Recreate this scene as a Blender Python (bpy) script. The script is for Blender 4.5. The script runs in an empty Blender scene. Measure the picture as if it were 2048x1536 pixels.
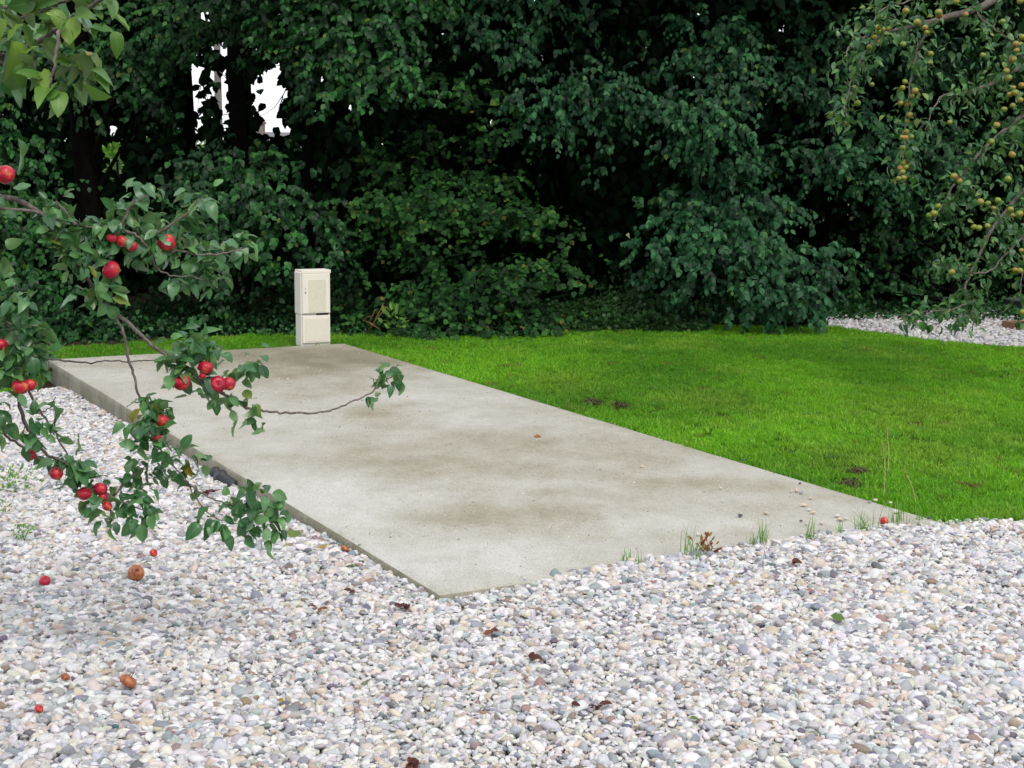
import bpy, math, random
import numpy as np
from mathutils import Vector, Matrix, Euler
R = math.radians
sc = bpy.context.scene
COL = sc.collection
rng = np.random.default_rng(11)
random.seed(11)

# ------------------------------------------------------------------ camera
FPX = 2911.0
CAM = Vector((0.0, 0.0, 1.6))
cam_d = bpy.data.cameras.new('camera'); cam = bpy.data.objects.new('camera', cam_d); COL.objects.link(cam)
cam_d.sensor_width = 36.0; cam_d.lens = 36.0 * FPX / 2048.0
cam_d.clip_start = 0.05; cam_d.clip_end = 3000
MC = Matrix.Rotation(R(90 - 8.73), 3, 'X') @ Matrix.Rotation(R(0.6), 3, 'Z')
cam.matrix_world = Matrix.Translation(CAM) @ MC.to_4x4()
sc.camera = cam
# ------------------------------------------------------------------ world, sun, exposure
SUN_EL, SUN_AZ = 52.0, 150.0      # azimuth clockwise from +Y (view direction): behind and to the right
w = bpy.data.worlds.new('World'); sc.world = w; w.use_nodes = True
nt = w.node_tree; nt.nodes.clear()
sky = nt.nodes.new('ShaderNodeTexSky'); sky.sky_type = 'NISHITA'; sky.sun_disc = False
sky.sun_elevation = R(SUN_EL); sky.sun_rotation = R(SUN_AZ)
sky.air_density = 1.0; sky.dust_density = 4.0; sky.ozone_density = 1.0
bg = nt.nodes.new('ShaderNodeBackground'); bg.inputs[1].default_value = 0.15
wo = nt.nodes.new('ShaderNodeOutputWorld')
# bright broken cloud cover over the clear sky
tc = nt.nodes.new('ShaderNodeTexCoord'); cn = nt.nodes.new('ShaderNodeTexNoise'); cn.inputs['Scale'].default_value = 1.6; cn.inputs['Detail'].default_value = 5
cr = nt.nodes.new('ShaderNodeValToRGB'); cr.color_ramp.elements[0].position = 0.3; cr.color_ramp.elements[0].color = (0.55,0.55,0.55,1); cr.color_ramp.elements[1].position = 0.6; cr.color_ramp.elements[1].color = (0.95,0.95,0.95,1)
cm = nt.nodes.new('ShaderNodeMix'); cm.data_type = 'RGBA'; cm.inputs[7].default_value = (8.0, 8.1, 8.6, 1)
nt.links.new(tc.outputs['Generated'], cn.inputs['Vector']); nt.links.new(cn.outputs['Fac'], cr.inputs[0]); nt.links.new(cr.outputs[0], cm.inputs[0])
nt.links.new(sky.outputs[0], cm.inputs[6]); nt.links.new(cm.outputs[2], bg.inputs[0]); nt.links.new(bg.outputs[0], wo.inputs[0])
sd = bpy.data.lights.new('sun', 'SUN'); sd.energy = 1.4; sd.angle = R(20); sd.color = (1.0, 0.95, 0.88)
so = bpy.data.objects.new('sun', sd); COL.objects.link(so)
_d = Vector((math.sin(R(SUN_AZ)) * math.cos(R(SUN_EL)), math.cos(R(SUN_AZ)) * math.cos(R(SUN_EL)), math.sin(R(SUN_EL))))
so.rotation_euler = _d.to_track_quat('Z', 'Y').to_euler()
so.location = (6, -8, 12)
vs = sc.view_settings
vs.view_transform = 'Standard'; vs.look = 'None'; vs.exposure = 0.28; vs.gamma = 1.0; vs.use_curve_mapping = False
cy = sc.cycles
cy.max_bounces = 7; cy.diffuse_bounces = 3; cy.glossy_bounces = 2; cy.transmission_bounces = 3; cy.transparent_max_bounces = 6
cy.caustics_reflective = False; cy.caustics_refractive = False

# ------------------------------------------------------------------ helpers
def ray(px, py):
    return (MC @ Vector(((px - 1024) / FPX, -(py - 768) / FPX, -1.0)))
def ground(px, py, z=0.0):
    d = ray(px, py); t = (z - CAM.z) / d.z
    return CAM + d * t
def atD(px, py, D):            # D = depth along the optical axis
    return CAM + ray(px, py) * D
def atY(px, py, Y):
    d = ray(px, py); return CAM + d * (Y / d.y)

def tag(o, label=None, cat=None, group=None, kind=None):
    if label: o['label'] = label
    if cat: o['category'] = cat
    if group: o['group'] = group
    if kind: o['kind'] = kind
    return o
def link(name, me, mat=None, parent=None, smooth=False):
    o = bpy.data.objects.new(name, me); COL.objects.link(o)
    if mat is not None and not me.materials: me.materials.append(mat)
    if parent is not None: o.parent = parent
    if smooth and len(me.polygons):
        me.polygons.foreach_set('use_smooth', np.ones(len(me.polygons), bool))
    return o
def empty(name, loc, rz=0.0):
    o = bpy.data.objects.new(name, None); COL.objects.link(o); o.location = loc; o.rotation_euler = (0, 0, rz)
    o.empty_display_size = 0.1
    return o

def np_mesh(name, V, faces, k, attrs=None, smooth=False):
    """faces: (N,k) int array of one polygon size, or list of arrays of different sizes"""
    if isinstance(faces, np.ndarray): faces = [faces]
    me = bpy.data.meshes.new(name)
    me.vertices.add(len(V)); me.vertices.foreach_set('co', np.ascontiguousarray(V, np.float32).ravel())
    li = np.concatenate([f.ravel() for f in faces]).astype(np.int32)
    tot = np.concatenate([np.full(len(f), f.shape[1], np.int32) for f in faces])
    st = np.concatenate([[0], np.cumsum(tot)[:-1]]).astype(np.int32)
    me.loops.add(len(li)); me.loops.foreach_set('vertex_index', li)
    me.polygons.add(len(tot)); me.polygons.foreach_set('loop_start', st)
    try: me.polygons.foreach_set('loop_total', tot)
    except Exception: pass
    if smooth: me.polygons.foreach_set('use_smooth', np.ones(len(tot), bool))
    for nm, arr in (attrs or {}).items():
        a = me.attributes.new(nm, 'FLOAT', 'POINT'); a.data.foreach_set('value', np.ascontiguousarray(arr, np.float32))
    me.update(calc_edges=True); me.validate()
    return me

class MB:
    def __init__(s): s.V = []; s.F = []
    def add(s, V, F):
        b = len(s.V); s.V += [tuple(v) for v in V]; s.F += [tuple(i + b for i in f) for f in F]; return s
    def box(s, x0, y0, z0, x1, y1, z1, M=None):
        V = [Vector(p) for p in ((x0,y0,z0),(x1,y0,z0),(x1,y1,z0),(x0,y1,z0),(x0,y0,z1),(x1,y0,z1),(x1,y1,z1),(x0,y1,z1))]
        if M is not None: V = [M @ v for v in V]
        return s.add(V, [(0,3,2,1),(4,5,6,7),(0,1,5,4),(1,2,6,5),(2,3,7,6),(3,0,4,7)])
    def tube(s, pts, rad, n=8, cap=True):
        pts = [Vector(p) for p in pts]; V = []; F = []
        up = Vector((0.31, 0.22, 0.92)); prev = None
        for i, p in enumerate(pts):
            t = (pts[min(i+1, len(pts)-1)] - pts[max(i-1, 0)]).normalized()
            if prev is None:
                a = t.cross(up)
                if a.length < 1e-3: a = t.cross(Vector((1, 0, 0)))
            else: a = prev - t * prev.dot(t)
            a.normalize(); prev = a; b = t.cross(a)
            r = rad[i] if hasattr(rad, '__len__') else rad
            for k in range(n):
                an = 2 * math.pi * k / n
                V.append(p + (a * math.cos(an) + b * math.sin(an)) * r)
        for i in range(len(pts) - 1):
            for k in range(n):
                k2 = (k + 1) % n
                F.append((i*n+k, i*n+k2, (i+1)*n+k2, (i+1)*n+k))
        if cap:
            F.append(tuple(reversed(range(n)))); F.append(tuple((len(pts)-1)*n + k for k in range(n)))
        return s.add(V, F)
    def lathe(s, prof, n=20, M=None):
        V = []; F = []
        for r, z in prof:
            for k in range(n):
                a = 2*math.pi*k/n; V.append(Vector((r*math.cos(a), r*math.sin(a), z)))
        if M is not None: V = [M @ v for v in V]
        for i in range(len(prof)-1):
            for k in range(n):
                k2 = (k+1) % n; F.append((i*n+k, i*n+k2, (i+1)*n+k2, (i+1)*n+k))
        F.append(tuple(reversed(range(n)))); F.append(tuple((len(prof)-1)*n+k for k in range(n)))
        return s.add(V, F)
    def mesh(s, name):
        me = bpy.data.meshes.new(name); me.from_pydata(s.V, [], s.F); me.update(); return me
    def build(s, name, mat, parent=None, smooth=False, bevel=0):
        o = link(name, s.mesh(name), mat, parent, smooth)
        if bevel:
            m = o.modifiers.new('b', 'BEVEL'); m.width = bevel; m.segments = 2; m.limit_method = 'ANGLE'
        return o

def catmull(P, rad, sub=5, jit=0.0):
    P = [Vector(p) for p in P]; Q = [P[0]] + P + [P[-1]]; out = []; ro = []
    for i in range(1, len(Q) - 2):
        for k in range(sub):
            t = k / sub; a, b, c, d = Q[i-1], Q[i], Q[i+1], Q[i+2]
            v = 0.5 * ((2*b) + (c-a)*t + (2*a-5*b+4*c-d)*t*t + (3*b-a-3*c+d)*t**3)
            if jit: v = v + Vector((random.gauss(0, jit), random.gauss(0, jit), random.gauss(0, jit)))
            out.append(v); ro.append(rad[i-1]*(1-t) + rad[i]*t)
    out.append(P[-1]); ro.append(rad[-1])
    return out, ro

# value noise on numpy arrays
_perm = rng.random((64, 64))
def vnoise(x, y):
    xi = np.floor(x).astype(int); yi = np.floor(y).astype(int); fx = x - xi; fy = y - yi
    fx = fx*fx*(3-2*fx); fy = fy*fy*(3-2*fy)
    g = lambda a, b: _perm[a % 64, b % 64]
    return (g(xi,yi)*(1-fx)+g(xi+1,yi)*fx)*(1-fy) + (g(xi,yi+1)*(1-fx)+g(xi+1,yi+1)*fx)*fy
def fbm(x, y, o=4):
    s = 0; a = 0.5
    for i in range(o): s = s + a*vnoise(x*2**i + 17*i, y*2**i + 5*i); a *= 0.5
    return s / (1 - 0.5**o)
def in_poly(x, y, poly):
    r = np.zeros(x.shape, bool); n = len(poly)
    for i in range(n):
        x0, y0 = poly[i][:2]; x1, y1 = poly[(i+1) % n][:2]
        c = ((y0 > y) != (y1 > y)) & (x < (x1-x0)*(y-y0)/(y1-y0+1e-12) + x0)
        r ^= c
    return r

# ------------------------------------------------------------------ materials
class NT:
    def __init__(s, name):
        s.m = bpy.data.materials.new(name); s.m.use_nodes = True; s.t = s.m.node_tree; s.t.nodes.clear()
        s.out = s.n('ShaderNodeOutputMaterial')
    def n(s, typ, **kw):
        nd = s.t.nodes.new(typ)
        for k, v in kw.items(): setattr(nd, k, v)
        return nd
    def l(s, a, b): s.t.links.new(a, b)
    def attr(s, name, typ='GEOMETRY'):
        a = s.n('ShaderNodeAttribute'); a.attribute_name = name; a.attribute_type = typ; return a
    def noise(s, scale, detail=4, rough=0.6, vec=None, dist=0):
        n = s.n('ShaderNodeTexNoise'); n.inputs['Scale'].default_value = scale; n.inputs['Detail'].default_value = detail
        n.inputs['Roughness'].default_value = rough; n.inputs['Distortion'].default_value = dist
        if vec is not None: s.l(vec, n.inputs['Vector'])
        return n.outputs['Fac']
    def coords(s, which='Object', scale=(1,1,1)):
        c = s.n('ShaderNodeTexCoord'); m = s.n('ShaderNodeMapping'); m.inputs['Scale'].default_value = scale
        s.l(c.outputs[which], m.inputs['Vector']); return m.outputs[0]
    def ramp(s, fac, stops, interp='LINEAR'):
        r = s.n('ShaderNodeValToRGB'); r.color_ramp.interpolation = interp; e = r.color_ramp.elements
        while len(e) < len(stops): e.new(0.5)
        for i, (p, c) in enumerate(stops): e[i].position = p; e[i].color = (*c, 1) if len(c) == 3 else c
        s.l(fac, r.inputs[0]); return r.outputs[0]
    def mix(s, a, b, fac, mode='MIX'):
        m = s.n('ShaderNodeMix'); m.data_type = 'RGBA'; m.blend_type = mode
        for v, i in ((fac, 0), (a, 6), (b, 7)):
            if hasattr(v, 'links') or isinstance(v, bpy.types.NodeSocket): s.l(v, m.inputs[i])
            elif i == 0: m.inputs[0].default_value = v
            else: m.inputs[i].default_value = (*v, 1)
        return m.outputs[2]
    def math(s, op, a, b=0.0, clamp=False):
        m = s.n('ShaderNodeMath'); m.operation = op; m.use_clamp = clamp
        for v, i in ((a, 0), (b, 1)):
            if isinstance(v, bpy.types.NodeSocket): s.l(v, m.inputs[i])
            else: m.inputs[i].default_value = v
        return m.outputs[0]
    def bump(s, h, strength=0.3, dist=0.01):
        b = s.n('ShaderNodeBump'); b.inputs['Strength'].default_value = strength; b.inputs['Distance'].default_value = dist
        s.l(h, b.inputs['Height']); return b.outputs[0]
    def pbr(s, col, rough=0.8, spec=0.5, normal=None):
        p = s.n('ShaderNodeBsdfPrincipled')
        if isinstance(col, bpy.types.NodeSocket): s.l(col, p.inputs['Base Color'])
        else: p.inputs['Base Color'].default_value = (*col, 1)
        if isinstance(rough, bpy.types.NodeSocket): s.l(rough, p.inputs['Roughness'])
        else: p.inputs['Roughness'].default_value = rough
        p.inputs['Specular IOR Level'].default_value = spec
        if normal is not None: s.l(normal, p.inputs['Normal'])
        s.l(p.outputs[0], s.out.inputs[0]); s.p = p
        return s

def leaf_mat(name, stops, under=None, rough=0.42, trans=0.25, tcol=(0.12, 0.3, 0.03), spec=0.5, rib=True, spots=False):
    m = NT(name)
    t = m.attr('tint').outputs['Fac']
    col = m.ramp(t, stops)
    if rib:
        rb = m.attr('rib').outputs['Fac']
        f = m.ramp(rb, [(0.0, (1,1,1)), (0.12, (0,0,0))])
        col = m.mix(col, m.mix(col, (0.32, 0.42, 0.2), 0.35), f)
    if spots:
        nz = m.noise(60, 3, 0.6, m.coords('Object'))
        col = m.mix(col, (0.22, 0.12, 0.03), m.ramp(nz, [(0.66, (0,0,0)), (0.74, (0.8,0.8,0.8))]))
    nn = m.noise(35, 2, 0.5, m.coords('Object'))
    col = m.mix(col, m.mix(col, (0,0,0), 0.35), nn)
    if under:
        g = m.n('ShaderNodeNewGeometry')
        col = m.mix(col, under, g.outputs['Backfacing'])
    m.pbr(col, rough, spec)
    if trans > 0:
        tr = m.n('ShaderNodeBsdfTranslucent')
        tc = m.mix(tcol, col, 0.4); m.l(tc, tr.inputs[0])
        mx = m.n('ShaderNodeMixShader'); mx.inputs[0].default_value = trans
        m.l(m.p.outputs[0], mx.inputs[1]); m.l(tr.outputs[0], mx.inputs[2]); m.l(mx.outputs[0], m.out.inputs[0])
    return m.m

M = {}
M['dogwood'] = leaf_mat('dogwood_leaf', [(0, (0.003,0.017,0.007)), (0.45, (0.010,0.056,0.019)), (0.9, (0.038,0.165,0.055)), (1, (0.08,0.16,0.02))], (0.010,0.042,0.016), 0.5, 0.14, (0.03,0.16,0.02), 0.20, False)  # bright stops here, in hazel and in bush paint the leaf highlights
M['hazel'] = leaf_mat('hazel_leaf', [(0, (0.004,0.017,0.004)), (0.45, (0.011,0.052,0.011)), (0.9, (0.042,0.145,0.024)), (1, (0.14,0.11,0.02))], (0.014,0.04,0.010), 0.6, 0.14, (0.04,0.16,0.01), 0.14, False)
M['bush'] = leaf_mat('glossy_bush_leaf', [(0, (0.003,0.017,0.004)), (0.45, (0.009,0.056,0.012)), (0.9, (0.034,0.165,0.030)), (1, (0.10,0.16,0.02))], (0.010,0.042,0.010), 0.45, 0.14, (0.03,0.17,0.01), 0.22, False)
M['dark'] = leaf_mat('shade_dark_leaf', [(0, (0.002,0.009,0.003)), (1, (0.009,0.036,0.010))], None, 0.7, 0.06, (0.03,0.10,0.012), 0.08, False)  # near-black leaf colour holds the shade inside and under the hedge
M['apple_leaf'] = leaf_mat('apple_leaf', [(0, (0.02,0.09,0.033)), (0.5, (0.06,0.195,0.07)), (0.85, (0.15,0.34,0.11)), (0.95, (0.17,0.24,0.03)), (1, (0.35,0.22,0.02))], (0.14,0.25,0.10), 0.36, 0.25, (0.12,0.36,0.03), 0.6, True, False)
M['near_leaf'] = leaf_mat('near_apple_leaf', [(0, (0.05,0.16,0.035)), (0.5, (0.13,0.29,0.045)), (0.85, (0.25,0.40,0.05)), (1, (0.38,0.26,0.02))], (0.16,0.24,0.1), 0.45, 0.3, (0.15,0.32,0.03), 0.45, True, True)
M['orchard_leaf'] = leaf_mat('orchard_leaf', [(0, (0.015,0.07,0.022)), (0.5, (0.035,0.14,0.04)), (0.85, (0.10,0.25,0.055)), (1, (0.26,0.30,0.06))], (0.13,0.24,0.10), 0.45, 0.2, (0.12,0.25,0.03), 0.45, False)
M['weed'] = leaf_mat('weed_leaf', [(0, (0.09,0.22,0.04)), (1, (0.22,0.42,0.08))], None, 0.5, 0.35, (0.2,0.45,0.05), 0.3, False)
M['red_weed'] = leaf_mat('red_weed_leaf', [(0, (0.16,0.03,0.01)), (0.7, (0.3,0.08,0.015)), (1, (0.2,0.25,0.04))], None, 0.5, 0.3, (0.4,0.12,0.03), 0.3, False)
M['litter'] = leaf_mat('litter_leaf', [(0, (0.06,0.012,0.012)), (0.4, (0.12,0.04,0.02)), (0.7, (0.3,0.12,0.03)), (1, (0.35,0.25,0.05))], None, 0.6, 0.1, (0.3,0.1,0.03), 0.3, False)
M['green_litter'] = leaf_mat('green_litter_leaf', [(0, (0.05,0.13,0.02)), (1, (0.14,0.2,0.03))], None, 0.5, 0.15, (0.2,0.3,0.03), 0.4, False)

M['weed_dark'] = leaf_mat('bramble_leaf', [(0, (0.012,0.045,0.010)), (1, (0.035,0.11,0.02))], None, 0.5, 0.15, (0.06,0.2,0.02), 0.3, False)
M['mud'] = leaf_mat('dry_mud', [(0, (0.05,0.04,0.02)), (1, (0.2,0.16,0.09))], None, 0.8, 0.0, (0.1,0.1,0.03), 0.1, False)
M['straw'] = NT('straw').pbr((0.5,0.42,0.22), 0.7, 0.2).m
def bark_mat(name, a, b, sc_=30):
    m = NT(name); v = m.coords('Object', (1,1,0.4)); n1 = m.noise(sc_, 6, 0.7, v)
    m.pbr(m.ramp(n1, [(0.3, a), (0.7, b)]), 0.85, 0.2, m.bump(n1, 0.5, 0.004)); m.p.inputs['Specular IOR Level'].default_value = 0.02 if 'dark' in name else 0.2; return m.m
M['bark'] = bark_mat('apple_bark', (0.06,0.045,0.035), (0.22,0.19,0.17), 70)
M['bark_dark'] = bark_mat('dark_bark', (0.002,0.0018,0.0016), (0.007,0.006,0.005), 18)
M['bark_pale'] = bark_mat('pale_bark', (0.12,0.11,0.1), (0.28,0.26,0.24), 25)
M['dry_stem'] = bark_mat('dry_stem', (0.16,0.08,0.03), (0.34,0.2,0.08), 60)

def apple_mat(name, stops, scale=2.2, blush=None):
    m = NT(name); oi = m.n('ShaderNodeObjectInfo'); c = m.n('ShaderNodeTexCoord')
    ad = m.n('ShaderNodeVectorMath'); ad.operation = 'ADD'; m.l(c.outputs['Object'], ad.inputs[0])
    cx = m.n('ShaderNodeCombineXYZ'); m.l(m.math('MULTIPLY', oi.outputs['Random'], 9.0), cx.inputs[0]); m.l(cx.outputs[0], ad.inputs[1])
    big = m.noise(scale, 2, 0.5, ad.outputs[0], 0.5); fine = m.noise(24, 2, 0.6, ad.outputs[0])
    f = m.math('ADD', big, m.math('MULTIPLY', m.math('SUBTRACT', fine, 0.5), 0.12))
    f = m.math('ADD', f, m.math('MULTIPLY', m.math('SUBTRACT', oi.outputs['Random'], 0.5), 0.16))
    mp = m.n('ShaderNodeMapping'); mp.inputs['Scale'].default_value = (30,30,2.5); m.l(ad.outputs[0], mp.inputs['Vector']); sk = m.noise(1.0, 3, 0.6, mp.outputs[0])
    f = m.math('ADD', f, m.math('MULTIPLY', m.math('SUBTRACT', sk, 0.5), 0.30))
    m.pbr(m.ramp(f, stops), 0.38, 0.4); m.p.inputs['Subsurface Weight'].default_value = 0.0
    return m.m
M['red_apple'] = apple_mat('red_apple_skin', [(0.3, (0.24,0.003,0.022)), (0.50, (0.40,0.008,0.03)), (0.62, (0.46,0.03,0.03)), (0.72, (0.46,0.17,0.04))])
M['green_apple'] = apple_mat('green_apple_skin', [(0.36, (0.10,0.20,0.02)), (0.50, (0.19,0.27,0.03)), (0.60, (0.30,0.19,0.04)), (0.70, (0.32,0.07,0.03))], 2.2)
M['rot_apple'] = apple_mat('rotten_apple_skin', [(0.3, (0.13,0.035,0.015)), (0.55, (0.3,0.09,0.035)), (0.7, (0.38,0.15,0.06))], 2.6)
M['calyx'] = NT('calyx').pbr((0.07,0.04,0.02), 0.9, 0.1).m

# concrete
m = NT('concrete_top'); st = m.attr('stain').outputs['Fac']; co = m.coords('Object')
fine = m.noise(120, 4, 0.8, co); med = m.noise(9, 6, 0.65, m.coords('Object', (1,1,1)))
c = m.ramp(st, [(0.0, (0.55,0.545,0.50)), (0.35, (0.43,0.418,0.352)), (0.65, (0.29,0.27,0.195)), (1.0, (0.17,0.155,0.105))])
c = m.mix(c, m.mix(c, (0.2,0.18,0.13), 0.55), m.ramp(med, [(0.45, (0,0,0)), (0.8, (0.5,0.5,0.5))]))
c = m.mix(c, m.mix(c, (0.12,0.11,0.09), 0.5), m.ramp(fine, [(0.34, (1,1,1)), (0.60, (0,0,0))]))
vo = m.n('ShaderNodeTexVoronoi'); vo.inputs['Scale'].default_value = 62; m.l(co, vo.inputs['Vector'])
dens = m.noise(2.2, 3, 0.6, co)
thr = m.math('MULTIPLY', m.ramp(dens, [(0.38, (0.15,0.15,0.15)), (0.66, (1,1,1))]), 0.22)
sp = m.math('LESS_THAN', vo.outputs['Distance'], thr)
c = m.mix(c, m.mix(vo.outputs['Color'], (0.66,0.60,0.50), 0.75), m.math('MULTIPLY', sp, 0.85))
m.pbr(c, 0.88, 0.25, m.bump(m.math('ADD', fine, m.math('MULTIPLY', sp, 1.2)), 0.5, 0.003)); M['concrete'] = m.m
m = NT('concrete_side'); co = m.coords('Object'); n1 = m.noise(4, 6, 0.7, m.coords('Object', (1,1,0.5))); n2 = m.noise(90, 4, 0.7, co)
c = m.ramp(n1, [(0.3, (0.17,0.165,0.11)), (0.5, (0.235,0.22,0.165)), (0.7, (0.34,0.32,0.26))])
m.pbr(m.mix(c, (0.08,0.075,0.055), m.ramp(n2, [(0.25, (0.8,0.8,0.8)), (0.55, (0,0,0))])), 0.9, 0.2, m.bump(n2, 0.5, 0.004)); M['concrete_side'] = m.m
# ground sheets
m = NT('soil'); co = m.coords('Object'); n1 = m.noise(6, 8, 0.7, co); n2 = m.noise(60, 4, 0.7, co)
m.pbr(m.mix(m.ramp(n1, [(0.3, (0.02,0.014,0.009)), (0.7, (0.07,0.045,0.028))]), (0.11,0.06,0.03), m.ramp(n2, [(0.55, (0,0,0)), (0.7, (0.6,0.6,0.6))])), 0.95, 0.1, m.bump(n2, 0.8, 0.02)); M['soil'] = m.m
m = NT('field_grass'); co = m.coords('Object'); n1 = m.noise(0.25, 6, 0.6, co); n2 = m.noise(12, 5, 0.7, co)
m.pbr(m.mix(m.ramp(n1, [(0.35, (0.05,0.11,0.02)), (0.65, (0.14,0.16,0.05))]), (0.03,0.06,0.01), m.ramp(n2, [(0.5,(0,0,0)), (0.7,(0.5,0.5,0.5))])), 0.95, 0.1); M['field'] = m.m
m = NT('gravel_base'); co = m.coords('Object'); v = m.n('ShaderNodeTexVoronoi'); v.inputs['Scale'].default_value = 38; m.l(co, v.inputs['Vector'])
m.pbr(m.mix(m.mix(v.outputs['Color'], (0.42,0.4,0.37), 0.8), (0.06,0.05,0.04), m.ramp(v.outputs['Distance'], [(0.3,(0,0,0)), (0.6,(1,1,1))])), 0.9, 0.2, m.bump(v.outputs['Distance'], -0.8, 0.02)); M['gravel_base'] = m.m
m = NT('lawn_base'); co = m.coords('Object'); n1 = m.noise(1.2, 5, 0.6, co); n2 = m.noise(90, 4, 0.7, co)
m.pbr(m.mix(m.ramp(n1, [(0.3, (0.035,0.09,0.006)), (0.7, (0.075,0.14,0.012))]), (0.03,0.04,0.01), m.ramp(n2, [(0.45,(0,0,0)), (0.7,(0.7,0.7,0.7))])), 0.95, 0.1, m.bump(n2, 1, 0.02)); M['lawn_base'] = m.m

# pebble: colour per instance
m = NT('pebble'); a = m.attr('pcol', 'INSTANCER'); co = m.coords('Object'); oi = m.n('ShaderNodeObjectInfo')
ad = m.n('ShaderNodeVectorMath'); ad.operation = 'ADD'; m.l(co, ad.inputs[0])
cx = m.n('ShaderNodeCombineXYZ'); m.l(m.math('MULTIPLY', oi.outputs['Random'], 40.0), cx.inputs[0]); m.l(cx.outputs[0], ad.inputs[1])
n1 = m.noise(2.2, 5, 0.65, ad.outputs[0], 0.8); n2 = m.noise(14, 3, 0.6, ad.outputs[0])
c = m.mix(a.outputs['Color'], m.mix(a.outputs['Color'], (0.16,0.12,0.10), 0.45), m.ramp(n1, [(0.5,(0,0,0)), (0.68,(1,1,1))]))
c = m.mix(c, (0.62,0.60,0.58), m.ramp(n2, [(0.6,(0,0,0)), (0.72,(0.45,0.45,0.45))]))
m.pbr(c, 0.55, 0.4, m.bump(n2, 0.25, 0.05)); M['pebble'] = m.m
m = NT('grass_blade'); a = m.attr('pcol', 'INSTANCER'); t = m.attr('tint').outputs['Fac']
c = m.mix(a.outputs['Color'], m.mix(a.outputs['Color'], (0.16,0.24,0.03), 0.5), t)
m.pbr(c, 0.5, 0.3)
tr = m.n('ShaderNodeBsdfTranslucent'); m.l(m.mix(c, (0.16,0.55,0.02), 0.3), tr.inputs[0])
mx = m.n('ShaderNodeMixShader'); mx.inputs[0].default_value = 0.42
m.l(m.p.outputs[0], mx.inputs[1]); m.l(tr.outputs[0], mx.inputs[2]); m.l(mx.outputs[0], m.out.inputs[0]); M['grass'] = m.m
# cabinet
def cab_mat(name, mossy, amt):
    m = NT(name); co = m.coords('Object'); n = m.noise(9, 5, 0.7, co); n2 = m.noise(70, 4, 0.75, m.coords('Object', (1,1,0.5)))
    c = m.mix((0.73,0.69,0.62), (0.67,0.63,0.55), n)
    if mossy:
        s = m.math('SUBTRACT', n2, m.math('MULTIPLY', n, 0.25))
        c = m.mix(c, (0.36,0.37,0.17), m.math('MULTIPLY', m.ramp(s, [(0.1,(0.25,0.25,0.25)), (0.6,(1,1,1))]), amt))
    m.pbr(c, 0.6, 0.3); return m.m
M['cabinet'] = cab_mat('cabinet_plastic', False, 0)
M['cabinet_moss'] = cab_mat('cabinet_algae', True, 0.48)
M['cabinet_moss_thin'] = cab_mat('cabinet_algae_thin', True, 0.3)
M['black_plastic'] = NT('black_plastic').pbr((0.022,0.026,0.034), 0.5, 0.4).m
M['dark_hole'] = NT('dark_metal').pbr((0.01,0.01,0.01), 0.5, 0.3).m
m = NT('brick_edge'); n = m.noise(30, 4, 0.7, m.coords('Object')); m.pbr(m.ramp(n, [(0.3,(0.17,0.11,0.06)), (0.7,(0.34,0.17,0.10))]), 0.9, 0.2); M['timber'] = m.m
m = NT('house_wall'); n = m.noise(2, 4, 0.6, m.coords('Object')); m.pbr(m.ramp(n, [(0.3,(0.2,0.18,0.15)), (0.7,(0.35,0.32,0.28))]), 0.9, 0.2); M['wall'] = m.m
m = NT('slate_roof'); b = m.n('ShaderNodeTexBrick'); b.inputs['Scale'].default_value = 3; b.inputs['Color1'].default_value = (0.14,0.14,0.15,1); b.inputs['Color2'].default_value = (0.2,0.19,0.19,1); b.inputs['Mortar'].default_value = (0.06,0.06,0.06,1)
m.l(m.coords('Object'), b.inputs['Vector']); m.pbr(b.outputs[0], 0.7, 0.3); M['roof'] = m.m
m = NT('chimney_brick'); b = m.n('ShaderNodeTexBrick'); b.inputs['Scale'].default_value = 5; b.inputs['Color1'].default_value = (0.24,0.08,0.05,1); b.inputs['Color2'].default_value = (0.3,0.12,0.07,1); b.inputs['Mortar'].default_value = (0.2,0.18,0.15,1)
m.l(m.coords('Object'), b.inputs['Vector']); m.pbr(b.outputs[0], 0.9, 0.2); M['brick'] = m.m
M['pot'] = NT('clay_pot').pbr((0.35,0.13,0.07), 0.8, 0.2).m
M['glass'] = NT('window_glass').pbr((0.03,0.035,0.04), 0.1, 0.5).m
M['white'] = NT('white_petal').pbr((0.8,0.8,0.78), 0.6, 0.2).m

# ------------------------------------------------------------------ layout
N_ = ground(880, 1186); R_ = ground(1890, 1045); FR = ground(690, 686); FL = ground(95, 718)
EU = (FL - N_); LU = EU.length; EU.normalize(); EV = Vector((EU.y, -EU.x, 0)); WV = (R_ - N_).dot(EV)
def su(x, y): return (x - N_.x)*EU.x + (y - N_.y)*EU.y
def sv(x, y): return (x - N_.x)*EV.x + (y - N_.y)*EV.y
def hgt(x, y):
    x = np.asarray(x, float); y = np.asarray(y, float)
    s = np.clip(su(x, y)/LU, 0, 1); t = sv(x, y)/WV
    left = np.clip(1 - t*1.2, 0, 1)
    z = -0.035 - 0.125*s*left + 0.036*np.clip(t*2.2, 0, 1)*np.clip(1 - np.abs(su(x, y)+0.1)*0.9, 0, 1)*np.clip(2.6 - 2*t, 0, 1)
    z = z + 0.03*(fbm(x*0.9+40, y*0.9+40, 3) - 0.5)*np.clip(np.abs(t-0.5)*2-0.9, 0, 1)
    # gentle rise far behind the trees
    z = z + np.clip(y - 24, 0, 200)*0.018
    return z
def gz(x, y, dz=0.0): return Vector((x, y, float(hgt(x, y)) + dz))
def gpt(px, py, dz=0.0):
    p = ground(px, py, -0.05)
    for _ in range(4): p = ground(px, py, float(hgt(p.x, p.y)) + dz)
    return p
def poly_px(L): return [tuple(ground(a, b, -0.05))[:2] for a, b in L]

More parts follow.
